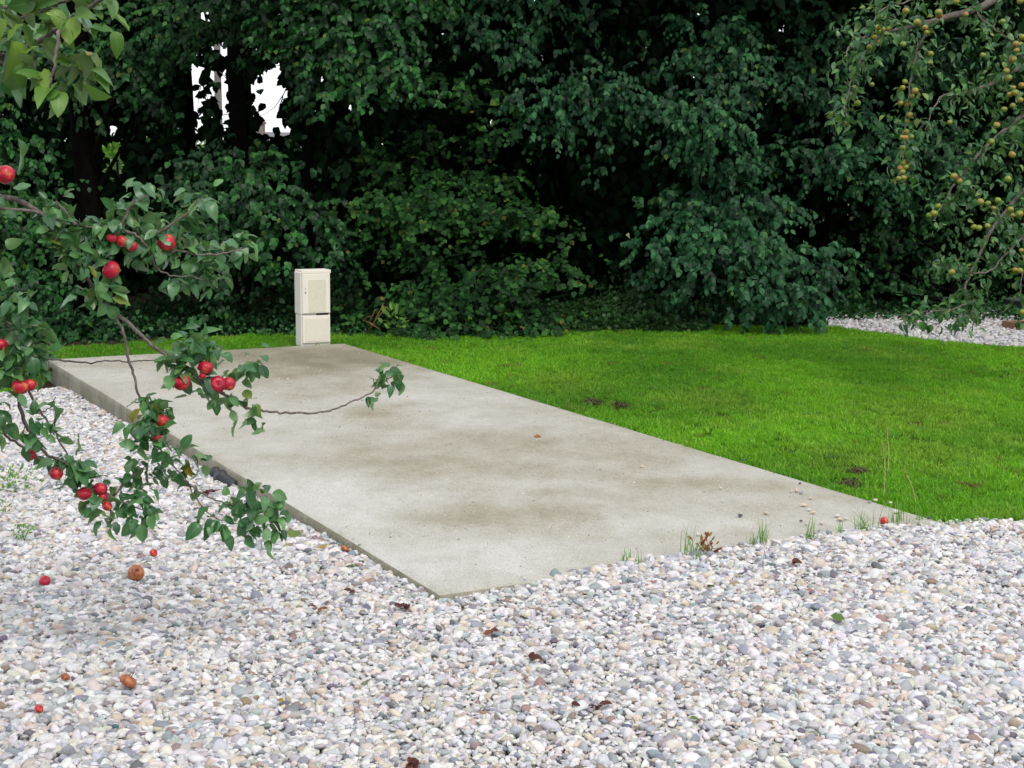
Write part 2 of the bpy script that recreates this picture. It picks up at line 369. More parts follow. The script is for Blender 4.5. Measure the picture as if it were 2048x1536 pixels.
front_poly = poly_px([(-700,768),(-100,764),(0,762),(60,758),(108,750)]) + [tuple((N_ + EU*LU*0.93 + EV*0.02))[:2], tuple(N_ + EV*0.02 + EU*0.02)[:2], tuple(N_ + EV*WV*0.3 + EU*0.05)[:2], tuple(N_ + EV*WV*0.62 + EU*0.04)[:2], tuple(R_ + EU*0.07 - EV*0.1)[:2], tuple(R_ + EU*0.03 + EV*0.05)[:2]] + poly_px([(1960,1052),(2050,1056),(2500,1085),(3300,1110),(3500,1500),(2700,1900),(-700,1900)])
right_poly = poly_px([(1530,641),(1640,652),(1740,666),(1850,681),(1960,692),(2048,698),(2500,722),(2700,620),(2048,604),(1900,622),(1760,630),(1640,632),(1560,634)])
lawn_poly = [tuple(R_ + EV*0.0)[:2], tuple(FR)[:2], tuple(FL)[:2]] + poly_px([(92,728),(60,752),(-10,764),(-300,772),(-300,690),(0,678),(300,675),(560,673),(760,672),(900,672),(1150,655),(1400,646),(1595,643)]) + poly_px([(1640,652),(1740,666),(1850,681),(1960,692),(2048,698),(2500,722),(3400,760),(3300,1110),(2500,1085),(2050,1056),(1960,1052)])

def sheet(name, poly, step, dz, mat, smooth=True):
    P = np.array(poly); x0, y0 = P.min(0); x1, y1 = P.max(0)
    nx = int((x1-x0)/step)+2; ny = int((y1-y0)/step)+2
    X, Y = np.meshgrid(x0 + np.arange(nx)*step, y0 + np.arange(ny)*step, indexing='ij')
    Z = hgt(X, Y) + dz
    C = in_poly(X + step/2, Y + step/2, poly)[:-1, :-1]
    idx = np.arange(nx*ny).reshape(nx, ny)
    F = np.stack([idx[:-1,:-1][C], idx[1:,:-1][C], idx[1:,1:][C], idx[:-1,1:][C]], 1)
    used = np.unique(F); mp = np.full(nx*ny, -1); mp[used] = np.arange(len(used))
    V = np.stack([X.ravel(), Y.ravel(), Z.ravel()], 1)[used]
    return link(name, np_mesh(name, V, mp[F], 4, smooth=smooth), mat)

# ground: one sheet to the horizon
xs = np.concatenate([-np.geomspace(1500, 12, 24), np.arange(-11, 12, 0.5), np.geomspace(12, 1500, 24)])
ys = np.concatenate([-np.geomspace(600, 6, 14), np.arange(-5, 24, 0.5), np.geomspace(24, 2500, 40)])
X, Y = np.meshgrid(xs, ys, indexing='ij'); Z = hgt(X, Y) - 0.02
idx = np.arange(X.size).reshape(X.shape)
F = np.stack([idx[:-1,:-1].ravel(), idx[1:,:-1].ravel(), idx[1:,1:].ravel(), idx[:-1,1:].ravel()], 1)
me = np_mesh('ground', np.stack([X.ravel(), Y.ravel(), Z.ravel()], 1), F, 4, smooth=True)
me.materials.append(M['soil']); me.materials.append(M['field'])
cy_ = (Y[:-1,:-1]).ravel(); mi = (cy_ > 19).astype(np.int32); me.polygons.foreach_set('material_index', mi)
tag(link('ground', me), kind='structure')
tag(sheet('gravel_bed', front_poly, 0.06, -0.012, M['gravel_base']), kind='structure')
tag(sheet('gravel_path', right_poly, 0.08, -0.012, M['gravel_base']), kind='structure')
tag(sheet('lawn', lawn_poly, 0.06, -0.008, M['lawn_base']), kind='structure')

# ------------------------------------------------------------------ concrete slab
nu, nv = 300, 180
corn = [N_, R_, FR, FL]
U, V_ = np.meshgrid(np.linspace(0, 1, nu), np.linspace(0, 1, nv), indexing='ij')
B = lambda i: (N_[i]*(1-U)*(1-V_) + FL[i]*U*(1-V_) + R_[i]*(1-U)*V_ + FR[i]*U*V_)
X, Y = B(0), B(1)
edge = np.minimum(np.minimum(U*LU, (1-U)*LU), np.minimum(V_*WV, (1-V_)*WV))
Z = 0.0 + 0.006*(fbm(X*1.1, Y*1.1, 3)-0.5) - 0.008*np.exp(-edge/0.012)
st = 0.30 + 0.42*(fbm(X*0.9+3, Y*0.55, 5)-0.5) + 0.42*(fbm(X*6+9, Y*4.5, 6)-0.5) + 0.12*(rng.random(X.shape)-0.5)
stains = [(760,832,.20,.42,.42),(640,704,.75,.9,.42),(420,712,.9,.7,.32),(1020,1035,.26,.26,.36),(900,1020,.3,.16,.2),(970,900,.7,.55,.26),
 (700,925,.5,.3,.26),(1400,965,.26,.12,.34),(1250,895,.45,.25,.14),(600,770,.6,.5,.14),(880,960,.3,.2,.2),(1180,985,.35,.12,.15),(780,720,.5,.6,.12),
 (880,800,.3,.35,-.34),(700,850,.35,.2,-.2),(1000,840,.45,.3,-.2),(830,1130,.45,.25,-.34),(660,1010,.3,.3,-.26),(1150,1090,.45,.12,-.18),(1480,940,.4,.25,-.16),(1400,1045,.5,.12,-.2),(1030,965,.3,.12,-.15),(560,960,.3,.2,-.1)]
for px, py, rx, ry, a in stains:
    g = ground(px, py); dx = X - g.x; dy = Y - g.y
    wob = 1.3*(fbm(X*2.0+px, Y*2.6, 5)-0.5)
    d = ((dx + 0.25*(fbm(X*1.7, Y*1.7+px, 3)-0.5))/(rx*1.35))**2 + (dy/(ry*1.25))**2
    st = st + 0.7*a*np.clip(1.35 - np.sqrt(d)*0.95 + wob, 0, 1)
st = st + 0.25*np.exp(-edge/0.02)*fbm(X*8, Y*8, 3)
idx = np.arange(nu*nv).reshape(nu, nv)
F = np.stack([idx[:-1,:-1].ravel(), idx[:-1,1:].ravel(), idx[1:,1:].ravel(), idx[1:,:-1].ravel()], 1)
top = np.stack([X.ravel(), Y.ravel(), Z.ravel()], 1)
slab = empty('concrete_slab', (0, 0, 0))
tag(slab, 'long grey poured concrete slab with damp brown stains, bare cast edges', 'concrete slab')
me = np_mesh('slab_top', top, F, 4, {'stain': np.clip(st, 0, 1).ravel()}, smooth=True)
link('slab_top', me, M['concrete'], slab)
# sides as one skirt, slightly rough, following the edge
ring = np.concatenate([idx[:, 0], idx[-1, 1:], idx[::-1, -1][1:], idx[0, ::-1][1:-1]])
rp = top[ring]; n = len(ring)
nrm = np.zeros((n, 3)); cen = top.mean(0)
lv = [0.0, -0.006, -0.04, -0.1, -0.26]; SV = []
dirs = rp - cen; 
ed = np.roll(rp, -1, 0) - np.roll(rp, 1, 0); nn_ = np.stack([ed[:,1], -ed[:,0], 0*ed[:,0]], 1); nn_ /= np.linalg.norm(nn_, axis=1)[:, None]
sgn = np.sign((nn_*dirs).sum(1)); nn_ *= sgn[:, None]
for k, dz in enumerate(lv):
    off = (0.0, 0.007, 0.011, 0.010, 0.010)[k] + (0.013*(fbm(rp[:,0]*9+k*3, rp[:,1]*9, 4)-0.5) if k else 0)
    q = rp + nn_*np.asarray(off).reshape(-1, 1); q[:, 2] = rp[:, 2] + dz; SV.append(q)
SV = np.concatenate(SV); SF = []
ii = np.arange(n); jj = (ii+1) % n
for k in range(len(lv)-1): SF.append(np.stack([k*n+ii, k*n+jj, (k+1)*n+jj, (k+1)*n+ii], 1))
SF = np.concatenate(SF)
# orient outward
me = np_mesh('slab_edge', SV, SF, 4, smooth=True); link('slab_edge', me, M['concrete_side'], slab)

# ------------------------------------------------------------------ instanced stuff
def scatter(name, P, ROT, SCL, IDX, PC, protos, mat):
    lib = bpy.data.collections.new(name + '_shapes')
    for i, me in enumerate(protos):
        o = bpy.data.objects.new('%s_shape_%02d' % (name, i), me); lib.objects.link(o)
        if not me.materials: me.materials.append(mat)
    me = bpy.data.meshes.new(name); me.vertices.add(len(P)); me.vertices.foreach_set('co', P.astype(np.float32).ravel())
    for nm, arr in (('irot', ROT), ('iscl', SCL)):
        a = me.attributes.new(nm, 'FLOAT_VECTOR', 'POINT'); a.data.foreach_set('vector', arr.astype(np.float32).ravel())
    a = me.attributes.new('iidx', 'INT', 'POINT'); a.data.foreach_set('value', IDX.astype(np.int32))
    a = me.attributes.new('pcol', 'FLOAT_COLOR', 'POINT'); a.data.foreach_set('color', np.concatenate([PC, np.ones((len(PC), 1))], 1).astype(np.float32).ravel())
    me.update()
    o = link(name, me)
    g = bpy.data.node_groups.new(name + '_nodes', 'GeometryNodeTree')
    g.interface.new_socket('Geometry', in_out='INPUT', socket_type='NodeSocketGeometry')
    g.interface.new_socket('Geometry', in_out='OUTPUT', socket_type='NodeSocketGeometry')
    gi = g.nodes.new('NodeGroupInput'); go = g.nodes.new('NodeGroupOutput')
    ci = g.nodes.new('GeometryNodeCollectionInfo'); ci.inputs['Collection'].default_value = lib
    ci.inputs['Separate Children'].default_value = True; ci.inputs['Reset Children'].default_value = True
    ip = g.nodes.new('GeometryNodeInstanceOnPoints'); ip.inputs['Pick Instance'].default_value = True
    def na(nm, typ):
        x = g.nodes.new('GeometryNodeInputNamedAttribute'); x.data_type = typ; x.inputs['Name'].default_value = nm
        return [s for s in x.outputs if s.enabled and s.name == 'Attribute'][0]
    L = g.links.new
    L(gi.outputs[0], ip.inputs['Points']); L(ci.outputs[0], ip.inputs['Instance'])
    L(na('iidx', 'INT'), ip.inputs['Instance Index'])
    er = g.nodes.new('FunctionNodeEulerToRotation'); L(na('irot', 'FLOAT_VECTOR'), er.inputs[0]); L(er.outputs[0], ip.inputs['Rotation'])
    L(na('iscl', 'FLOAT_VECTOR'), ip.inputs['Scale']); L(ip.outputs[0], go.inputs[0])
    md = o.modifiers.new('scatter', 'NODES'); md.node_group = g
    return o

import bmesh
def pebble_mesh(i, sub=3):
    bm = bmesh.new(); bmesh.ops.create_icosphere(bm, subdivisions=sub, radius=0.5)
    rr = random.Random(100 + i)
    a = [Vector((rr.uniform(-1,1), rr.uniform(-1,1), rr.uniform(-1,1))).normalized() for _ in range(9)]
    b = [rr.uniform(0.30, 0.46) for _ in a]; pw = rr.uniform(2.0, 2.6)
    for v in bm.verts:
        p = v.co.copy()
        for n, d in zip(a, b):      # soft facets: worn flats
            k = p.dot(n)
            if k > d: p -= n*(k-d)*rr_f
        v.co = Vector((p.x, p.y*SY[i % len(SY)], p.z*SZ[i % len(SZ)]))
    me = bpy.data.meshes.new('pebble'); bm.to_mesh(me); bm.free()
    me.polygons.foreach_set('use_smooth', np.ones(len(me.polygons), bool)); me.update()
    return me
rr_f = 0.72; SY = [0.8, 0.65, 0.9, 0.72, 0.58]; SZ = [0.5, 0.62, 0.42]
protos = [pebble_mesh(i) for i in range(14)]

def pebble_cols(n, dark=1.0):
    pal = np.array([(0.84,0.82,0.80),(0.78,0.76,0.76),(0.80,0.74,0.64),(0.74,0.62,0.47),(0.58,0.60,0.63),(0.42,0.44,0.48),(0.27,0.30,0.35),(0.60,0.45,0.33),(0.34,0.22,0.16),(0.13,0.13,0.16),(0.50,0.47,0.42)])
    pr = np.array([.24,.17,.12,.08,.13,.095,.065,.03,.025,.025,.06]); pr /= pr.sum()
    c = pal[rng.choice(len(pal), n, p=pr)]
    g_ = c.mean(1, keepdims=True); c = (c*0.75 + g_*0.25)*0.76*np.array([0.985,0.99,1.0]) + 0.02
    return np.clip(c*rng.uniform(0.8, 1.06, (n, 1)) + rng.normal(0, 0.015, (n, 3)), 0.02, 0.88)
def pebbles(name, poly, step, size, layers=2):
    P = np.array(poly); x0, y0 = P.min(0); x1, y1 = P.max(0); out = []
    for L in range(layers):
        nx = int((x1-x0)/step); ny = int((y1-y0)/(step*0.87))
        X, Y = np.meshgrid(np.arange(nx)*step, np.arange(ny)*step*0.87, indexing='ij')
        X = X + x0 + (np.arange(ny) % 2)*step/2 + rng.normal(0, step*0.3, X.shape); Y = Y + y0 + rng.normal(0, step*0.3, Y.shape)
        X += L*step*0.37; Y += L*step*0.29
        k = in_poly(X, Y, poly); x, y = X[k], Y[k]
        # keep what the neighbourhood of the camera could see
        z = hgt(x, y) - L*0.009 + rng.normal(0, 0.0032, len(x)) + 0.004 + 0.016*(fbm(x*3.1, y*3.1, 2)-0.5)
        out.append(np.stack([x, y, z], 1))
    P = np.concatenate(out); n = len(P)
    s = size*np.clip(np.exp(rng.normal(0, 0.34, n)), 0.4, 2.3)
    big = fbm(P[:,0]*0.8, P[:,1]*0.8, 2); s *= 0.85 + 0.3*big
    S = np.stack([s*rng.uniform(0.9,1.25,n), s, s*rng.uniform(0.85,1.2,n)], 1)
    tilt = rng.normal(0, 0.33, (n, 2)); up = rng.random(n) < 0.10; tilt[up] = rng.uniform(-1.3, 1.3, (up.sum(), 2))
    ROT = np.stack([tilt[:,0], tilt[:,1], rng.uniform(0, 6.28, n)], 1)
    o = scatter(name, P, ROT, S, rng.integers(0, len(protos), n), pebble_cols(n), protos, M['pebble'])
    print(name, n); return o
def near_filter(poly): return poly
tag(pebbles('gravel', front_poly, 0.0195, 0.0278), 'rounded white, cream and blue grey pebbles of the foreground gravel', 'gravel', kind='stuff')
tag(pebbles('gravel', right_poly, 0.030, 0.036), 'pale pebbles of the gravel path between the lawn and the far right hedge', 'gravel', kind='stuff')

# grass tufts
def tuft(i, nb=46, rad=0.055, h=(0.02, 0.05), wd=0.0022, lean=0.35):
    r = np.random.default_rng(500+i); V = []; F = []; T = []
    for b in range(nb):
        a = r.uniform(0, 6.28); rr = rad*math.sqrt(r.random()); x, y = rr*math.cos(a), rr*math.sin(a)
        H = r.uniform(*h); d = r.uniform(0, 6.28); le = abs(r.normal(0, lean)); dx, dy = math.cos(d)*le, math.sin(d)*le
        wx, wy = -math.sin(d+r.normal(0,.5))*wd, math.cos(d+r.normal(0,.5))*wd; k = len(V); tt = r.random()
        for t, ww in ((0, 0.8), (0.45, 1.0), (0.8, 0.65)):
            cx_, cy2, cz = x+dx*H*t*t*1.3, y+dy*H*t*t*1.3, H*t*(1-0.25*le*t)
            V += [(cx_-wx*ww, cy2-wy*ww, cz), (cx_+wx*ww, cy2+wy*ww, cz)]
        V.append((x+dx*H*1.3, y+dy*H*1.3, H*(1-0.25*le))); T += [tt]*7
        F += [(k,k+1,k+3,k+2), (k+2,k+3,k+5,k+4), (k+4,k+5,k+6)]
    me = bpy.data.meshes.new('tuft'); me.from_pydata(V, [], F); a = me.attributes.new('tint', 'FLOAT', 'POINT'); a.data.foreach_set('value', np.array(T, np.float32)); me.update()
    me.polygons.foreach_set('use_smooth', np.ones(len(me.polygons), bool))
    return me
tufts = [tuft(i) for i in range(10)]
P = np.array(lawn_poly); x0, y0 = P.min(0); x1, y1 = P.max(0)
x0 = max(x0, -5.5); x1 = min(x1, 6.5)
nG = int((x1-x0)*(y1-y0)*400)
x = rng.uniform(x0, x1, nG); y = rng.uniform(y0, y1, nG); k = in_poly(x, y, lawn_poly)
# frame margin only
k &= np.abs(x) < y*0.352 + 1.9
x, y = x[k], y[k]
mud = [(1185,805,.10,.12),(1240,812,.07,.08),(1715,945,.07,.06),(1700,970,.10,.05),(1420,862,.06,.05),(1600,965,.05,.04)]
mk = np.ones(len(x), bool)
for px, py, rx, ry in mud:
    g = gpt(px, py); mk &= ((x-g.x)/rx)**2 + ((y-g.y)/(ry*2.2))**2 > rng.uniform(0.5, 1.2, len(x))
x, y = x[mk], y[mk]; n = len(x)
pn = fbm(x*0.9, y*0.7, 4); pn2 = fbm(x*3+50, y*3, 3)
dk = np.clip((pn-0.5)*2.6+0.5 + 0.5*(fbm(x*2.7+7, y*1.6+3, 3)-0.5), 0, 1)[:, None]
ca = np.array((0.085,0.31,0.008)); cb = np.array((0.21,0.55,0.015)); cc = np.array((0.32,0.55,0.05))
PC = ca*(1-dk) + cb*dk; yl = np.clip((pn2-0.58)*5, 0, 1)[:, None]*0.6; PC = PC*(1-yl) + cc*yl
for px, py, rx, ry in [(1820,825,.5,.35),(1420,800,.35,.25),(1120,765,.3,.3),(1700,920,.3,.2),(1880,905,.3,.15)]:
    g = gpt(px, py); q = np.exp(-((x-g.x)/rx)**2 - ((y-g.y)/(ry*2))**2)[:, None]*0.5; PC = PC*(1-q) + np.array((0.24,0.30,0.04))*q
PC *= rng.uniform(0.82, 1.18, (n, 1)); clv = rng.random(n) < 0.03; PC[clv] = PC[clv]*np.array((0.45,0.6,2.0)); brown = rng.random(n) < 0.010; PC[brown] = (0.2,0.12,0.04)
tv = sv(x, y) - WV; s_ = rng.uniform(0.75, 1.15, n)*(0.9+0.3*pn2)
s_ *= np.where((tv > 0) & (tv < 0.25), 1.25, 1.0)
P = np.stack([x, y, hgt(x, y)-0.01], 1)
tag(scatter('grass', P, np.stack([rng.normal(0,.12,n), rng.normal(0,.12,n), rng.uniform(0,6.28,n)], 1), np.stack([s_,s_,s_*rng.uniform(0.45,0.85,n)], 1), rng.integers(0, 10, n), PC, tufts, M['grass']),
    'short bright green mown grass of the lawn around the slab', 'grass', kind='stuff')
print('tufts', n)

# ------------------------------------------------------------------ leaves
def frames(D, Nn):
    D = D/np.linalg.norm(D, axis=1)[:, None]
    Nn = Nn - D*(D*Nn).sum(1)[:, None]; Nn /= (np.linalg.norm(Nn, axis=1)[:, None] + 1e-9)
    return D, Nn, np.cross(Nn, D)
TEMPL = {
 'far': ([0, .28, .62, 1], [0, .46, .40, 0]),
 'near': ([0, .08, .22, .40, .60, .80, .93, 1], [.0, .17, .38, .48, .45, .30, .13, 0]),
}
def leaves(name, P, D, Nn, L, W, T, kind='far', fold=0.18, arch=0.35, seed=0, wavy=0.0, curl=None):
    r = np.random.default_rng(seed); n = len(P); D, Nn, S = frames(D, Nn)
    t, wv = TEMPL[kind]; t = np.array(t); wv = np.array(wv)
    L = L[:, None, None]; W = W[:, None, None]
    ar = (arch*r.uniform(-0.2, 1.8, n))[:, None, None]; fo = (fold*r.uniform(-0.3, 2.0, n))[:, None, None]
    rows = []; rib = []
    idx = []; c = 0
    mids = []; 
    for i, (ti, wi) in enumerate(zip(t, wv)):
        base = P[:, None, :] + D[:, None, :]*L*(ti - 0.25*ar*ti*ti) - Nn[:, None, :]*L*ar*ti*ti*0.8
        if wi == 0:
            rows.append(base); rib.append([0.0]); idx.append((c,)); c += 1
        else:
            wob = (r.uniform(-1, 1, n)*wavy)[:, None, None]; wob2 = (r.uniform(-1, 1, n)*wavy)[:, None, None]
            a = base + S[:, None, :]*W*wi + Nn[:, None, :]*W*(wi*fo + wob)
            b = base - S[:, None, :]*W*wi + Nn[:, None, :]*W*(wi*fo + wob2)
            rows.append(np.concatenate([a, base, b], 1)); rib += [[1.0, 0.0, 1.0]]; idx.append((c, c+1, c+2)); c += 3
    V = np.concatenate(rows, 1); nv = V.shape[1]; ribv = np.array([q for rr in rib for q in rr])
    tri = []; quad = []
    for i in range(len(idx)-1):
        A, B_ = idx[i], idx[i+1]
        if len(A) == 1: tri += [(A[0], B_[1], B_[0]), (A[0], B_[2], B_[1])]
        elif len(B_) == 1: tri += [(A[0], A[1], B_[0]), (A[1], A[2], B_[0])]
        else: quad += [(A[0], A[1], B_[1], B_[0]), (A[1], A[2], B_[2], B_[1])]
    off = (np.arange(n)*nv)[:, None, None]
    F = []
    if tri: F.append((np.array(tri)[None]+off).reshape(-1, 3))
    if quad: F.append((np.array(quad)[None]+off).reshape(-1, 4))
    return np_mesh(name, V.reshape(-1, 3), F, 0, {'tint': np.repeat(T, nv), 'rib': np.tile(ribv, n)}, smooth=True)

def unit(v): return v/np.linalg.norm(v, axis=-1, keepdims=True)
# sky windows left open through the hedge: axis points in px, half sizes
GAPS = [(230,320,24,56),(400,140,34,22),(385,185,24,50),(446,195,26,78),(395,235,12,26),(538,190,44,72),(535,258,64,22),(402,128,16,10),(372,248,16,14),(385,280,34,16),(225,300,28,70),(460,95,60,14),(690,212,18,16),(545,140,28,22),(410,30,14,10),(160,226,7,6),(560,25,8,5)]
VOIDS = [(1200,430,85,45),(1165,600,65,24),(900,235,75,24),(800,240,80,25),(700,560,26,60),(640,300,50,36),(1130,345,70,30),(1330,85,26,36),(1556,228,58,30),(1378,162,32,14),(1305,262,48,26),(1290,350,50,34),(1700,430,50,40),(1800,605,70,24),(1960,580,70,60),(1780,170,40,25),(560,600,50,40),(250,600,90,50),(100,235,40,40),(290,260,40,35),(330,600,70,36),(1140,125,34,28),(1040,325,80,18),(1100,595,40,20),(870,475,40,12),(1040,492,90,15),(1545,372,40,18),(1590,465,34,15),(860,60,30,26),(1000,45,26,12),(1560,20,44,20),(610,270,50,30),(160,320,50,60),(560,500,22,30),(1200,500,46,30),(1440,600,50,20),(780,640,60,16),(1290,590,40,22),(1250,310,60,18),(960,110,26,14),(1230,70,40,30)]
def project(P):
    q = (P - np.array(CAM)) @ np.array(MC)
    return 1024 + FPX*q[:,0]/-q[:,2], 768 - FPX*q[:,1]/-q[:,2]
def gap_keep(P, prob, seed=5, voids=None):
    r = np.random.default_rng(seed); px, py = project(P); k = np.ones(len(P), bool)
    nz = fbm(px/14+3, py/14+9, 3); nz2 = fbm(px/5+3, py/5+9, 2)
    for cx_, cy2, a, b in GAPS:
        d = np.sqrt(((px-cx_)/a)**2 + ((py-cy2)/b)**2) + 0.8*(nz-0.5) + (1.5 if cx_ < 480 else 0.5)*(nz2-0.5)
        k &= (d > 1) | (r.random(len(P)) > np.where(d < 0.75, 0.988, prob*np.clip(1.25 - 0.4*d, 0.6, 1)))
    for cx_, cy2, a, b in (voids or []):
        d = np.sqrt(((px-cx_)/a)**2 + ((py-cy2)/b)**2) + 1.0*(nz-0.5)
        k &= (d > 1) | (r.random(len(P)) > 0.84)
    return k

def bough(px, py, rx, ry, Y, r, dens=2300, L=0.078, droop=0.8, side=0.0):
    dens *= 2.1; L *= 0.80; btone = r.uniform(-0.12, 0.18); Y = Y + 0.5 + min(max((px-300)/1100, 0), 1)*1.0
    c = np.array(atY(px, py, Y)); sx = rx/FPX*Y; sz = ry/FPX*Y; sy = min(0.62*max(sx, sz), 0.6)
    n_tw = max(6, int(dens/9*4.19*sx*sy*sz))
    u = unit(r.normal(size=(n_tw, 3))); rad = r.random(n_tw)**(1/2.6)
    tp = u*rad[:, None]
    k = (tp[:, 1] < 0.45); tp = tp[k]; n_tw = len(tp)
    root = tp*np.array([sx, sy, sz])
    # sprays droop away from the bough's middle
    root[:, 2] -= 0.25*sz*(tp[:, 0]**2 + tp[:, 1]**2)
    out = tp*np.array([1, 1, 0.5]) + np.array([side, -0.5, -0.25]) + r.normal(0, .35, (n_tw, 3)); out = unit(out)
    nl = 9; LT = r.uniform(0.16, 0.30, n_tw)*min(1.0, 3.2*max(sx, 0.12))
    t = (np.arange(nl)+r.random((n_tw, nl)))/nl
    pos = root[:, None, :] + out[:, None, :]*(LT[:, None]*t)[:, :, None]
    pos[:, :, 2] -= (0.35*LT[:, None]*t*t)
    sd = np.cross(out, np.array([0, 0, 1.0])); sd = unit(sd + 1e-6)
    sg = np.where(np.arange(nl) % 2 == 0, 1, -1)[None, :, None]
    D = out[:, None, :]*0.55 + sd[:, None, :]*sg*0.75 + np.array([0, -0.1, -droop]) + r.normal(0, .28, (n_tw, nl, 3))
    Nn = np.array([0, -0.55, 1.0]) + out[:, None, :]*0.5 + r.normal(0, .38, (n_tw, nl, 3))
    pos = pos.reshape(-1, 3) + c; D = D.reshape(-1, 3); Nn = Nn.reshape(-1, 3); n = len(pos)
    Ls = L*np.clip(r.normal(1, .2, n), .5, 1.5)
    tw = np.repeat(r.random(n_tw), nl)
    T = np.clip(0.35*tw + 0.62*r.random(n)**1.7 + 0.03 + btone, 0, 0.93); T[r.random(n) < 0.012] = 1.0
    return pos, D, Nn, Ls, T

def limb_path(a, b, sag=0.1, n=6):
    a, b = Vector(a), Vector(b); out = []
    for i in range(n+1):
        t = i/n; p = a.lerp(b, t); p.z += math.sin(t*math.pi)*(b-a).length*sag
        out.append(p + Vector((random.gauss(0, .02), random.gauss(0, .02), 0)))
    return out
def hedge_tree(name, label, cat, base_px, baseY, h, mat, boughs, seed, dens=2300, L=0.078, wr=0.68, droop=0.8, trunk_r=0.07, canopy=None, gap=0.965, fold=0.18, bark='bark_dark', lean=0.0):
    r = np.random.default_rng(seed); random.seed(seed)
    baseY += 0.9 if base_px > 300 else 0.5
    bp = atY(base_px, 650, baseY); z0 = float(hgt(bp.x, baseY))-0.03
    root = empty(name, (bp.x, baseY, z0)); tag(root, label, cat, 'trees and bushes of the tall hedge')
    o = np.array(root.location)
    parts = [bough(*b[:5], r, dens=dens*(b[5] if len(b) > 5 else 1), L=L, droop=droop) for b in boughs]
    P = np.concatenate([p[0] for p in parts]); D = np.concatenate([p[1] for p in parts]); Nn = np.concatenate([p[2] for p in parts])
    Ls = np.concatenate([p[3] for p in parts]); T = np.concatenate([p[4] for p in parts])
    if canopy:       # the upper crown, above the picture: larger unseen leaf clumps, thickened to shade the hedge
        (cx_, cyy, cz, ax, ay, az, nn) = canopy
        u = unit(r.normal(size=(nn, 3)))*(r.random((nn, 1))**0.4); q = u*np.array([ax, ay, az]) + np.array([cx_, cyy, cz])
        P = np.concatenate([P, q]); D = np.concatenate([D, u + np.array([0,-.2,-.8]) + r.normal(0,.3,(nn,3))]); Nn = np.concatenate([Nn, u + np.array([0,0,1.2]) + r.normal(0,.3,(nn,3))])
        Ls = np.concatenate([Ls, r.uniform(0.11, 0.2, nn)]); T = np.concatenate([T, r.random(nn)*0.9])
    k = gap_keep(P, gap, seed, VOIDS); k &= P[:, 2] > hgt(P[:, 0], P[:, 1]) + 0.03
    P, D, Nn, Ls, T = P[k], D[k], Nn[k], Ls[k], T[k]
    me = leaves('crown', P-o, D, Nn, Ls, Ls*wr*1.05, T, 'far', fold, 0.35, seed)
    link('crown', me, mat, root)
    # trunk and limbs
    tb = MB(); top = Vector((lean, 0.1, h*0.85)); 
    tp, tr = catmull([(0,0,0), (lean*0.2+0.03, 0.02, h*0.25), (lean*0.5-0.04, 0.05, h*0.55), top], [trunk_r*1.25, trunk_r, trunk_r*0.8, trunk_r*0.35], 5)
    tb.tube(tp, tr, 10); tb.build('trunk', M[bark], root, True)
    for b in boughs[::max(1, len(boughs)//5)]:
        c = Vector(atY(b[0], b[1], b[4]+0.1)) - Vector(o); f = min(max(c.z/h*0.75, 0.08), 0.8); a = tp[int(f*(len(tp)-1))]
        if abs(c.x) > 3: continue
        qx, qy = project(np.array([tuple((c + a)/2 + Vector(o)), tuple((c*.7 + a*.3) + Vector(o))]))
        if ((qx > 300) & (qx < 620) & (qy > 60) & (qy < 310)).any(): continue
        c = Vector(a).lerp(c, 0.8); lp = limb_path(a, c, 0.01); MB().tube(lp, [trunk_r*0.25*(1-i/(len(lp)))+0.004 for i in range(len(lp))], 6).build('branch', M[bark], root, True)
    return root, len(P)

cnt = 0
def H(*a, **k):
    global cnt
    o, n = hedge_tree(*a, **k); cnt += n; return o

# front row
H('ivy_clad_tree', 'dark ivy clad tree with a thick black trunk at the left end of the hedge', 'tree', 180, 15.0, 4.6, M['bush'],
  [(30,300,110,60,14.6,.7),(110,110,130,60,14.8,.8),(20,420,110,70,14.3,.8),(120,470,110,60,14.2,.7),(40,560,110,70,13.9,.8),(150,590,110,50,13.8,.8),(240,140,90,60,14.8,.8),(300,60,100,60,14.9,.8),(170,200,70,50,14.8,.7),(-80,200,120,120,14.6),(-90,480,120,120,14.0),(60,650,110,30,13.4,.8),(210,640,90,30,13.4,.8),(105,350,70,50,14.7,.5),(330,110,60,40,15,.8),(300,190,50,60,15.0,.7),(340,260,40,50,15.0,.6)],
  21, dens=1900, trunk_r=0.14, canopy=(-5.2,15.2,5.2,2.2,1.4,1.6,2600))
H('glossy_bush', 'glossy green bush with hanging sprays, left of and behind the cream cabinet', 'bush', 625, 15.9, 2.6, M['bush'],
  [(430,320,80,30,14.1),(510,330,80,34,13.9),(350,350,60,28,14.0),(480,390,100,40,13.6),(570,400,80,40,13.6),(400,440,90,40,13.5),(620,420,60,40,13.5),(520,460,90,40,13.4),(430,520,80,40,13.4),(560,510,60,40,13.3),(300,450,60,30,13.6,.8),(660,450,50,40,13.5),(660,510,50,30,13.3),(540,570,40,30,13.3,.8),(470,580,50,25,13.3,.7),(620,330,40,30,13.8,.7),(330,600,50,40,13.5,.7),(700,560,40,30,13.3,.8),(400,620,60,25,13.3,.5),(560,295,40,16,14.1,.6)],
  22, dens=2500, L=0.082)
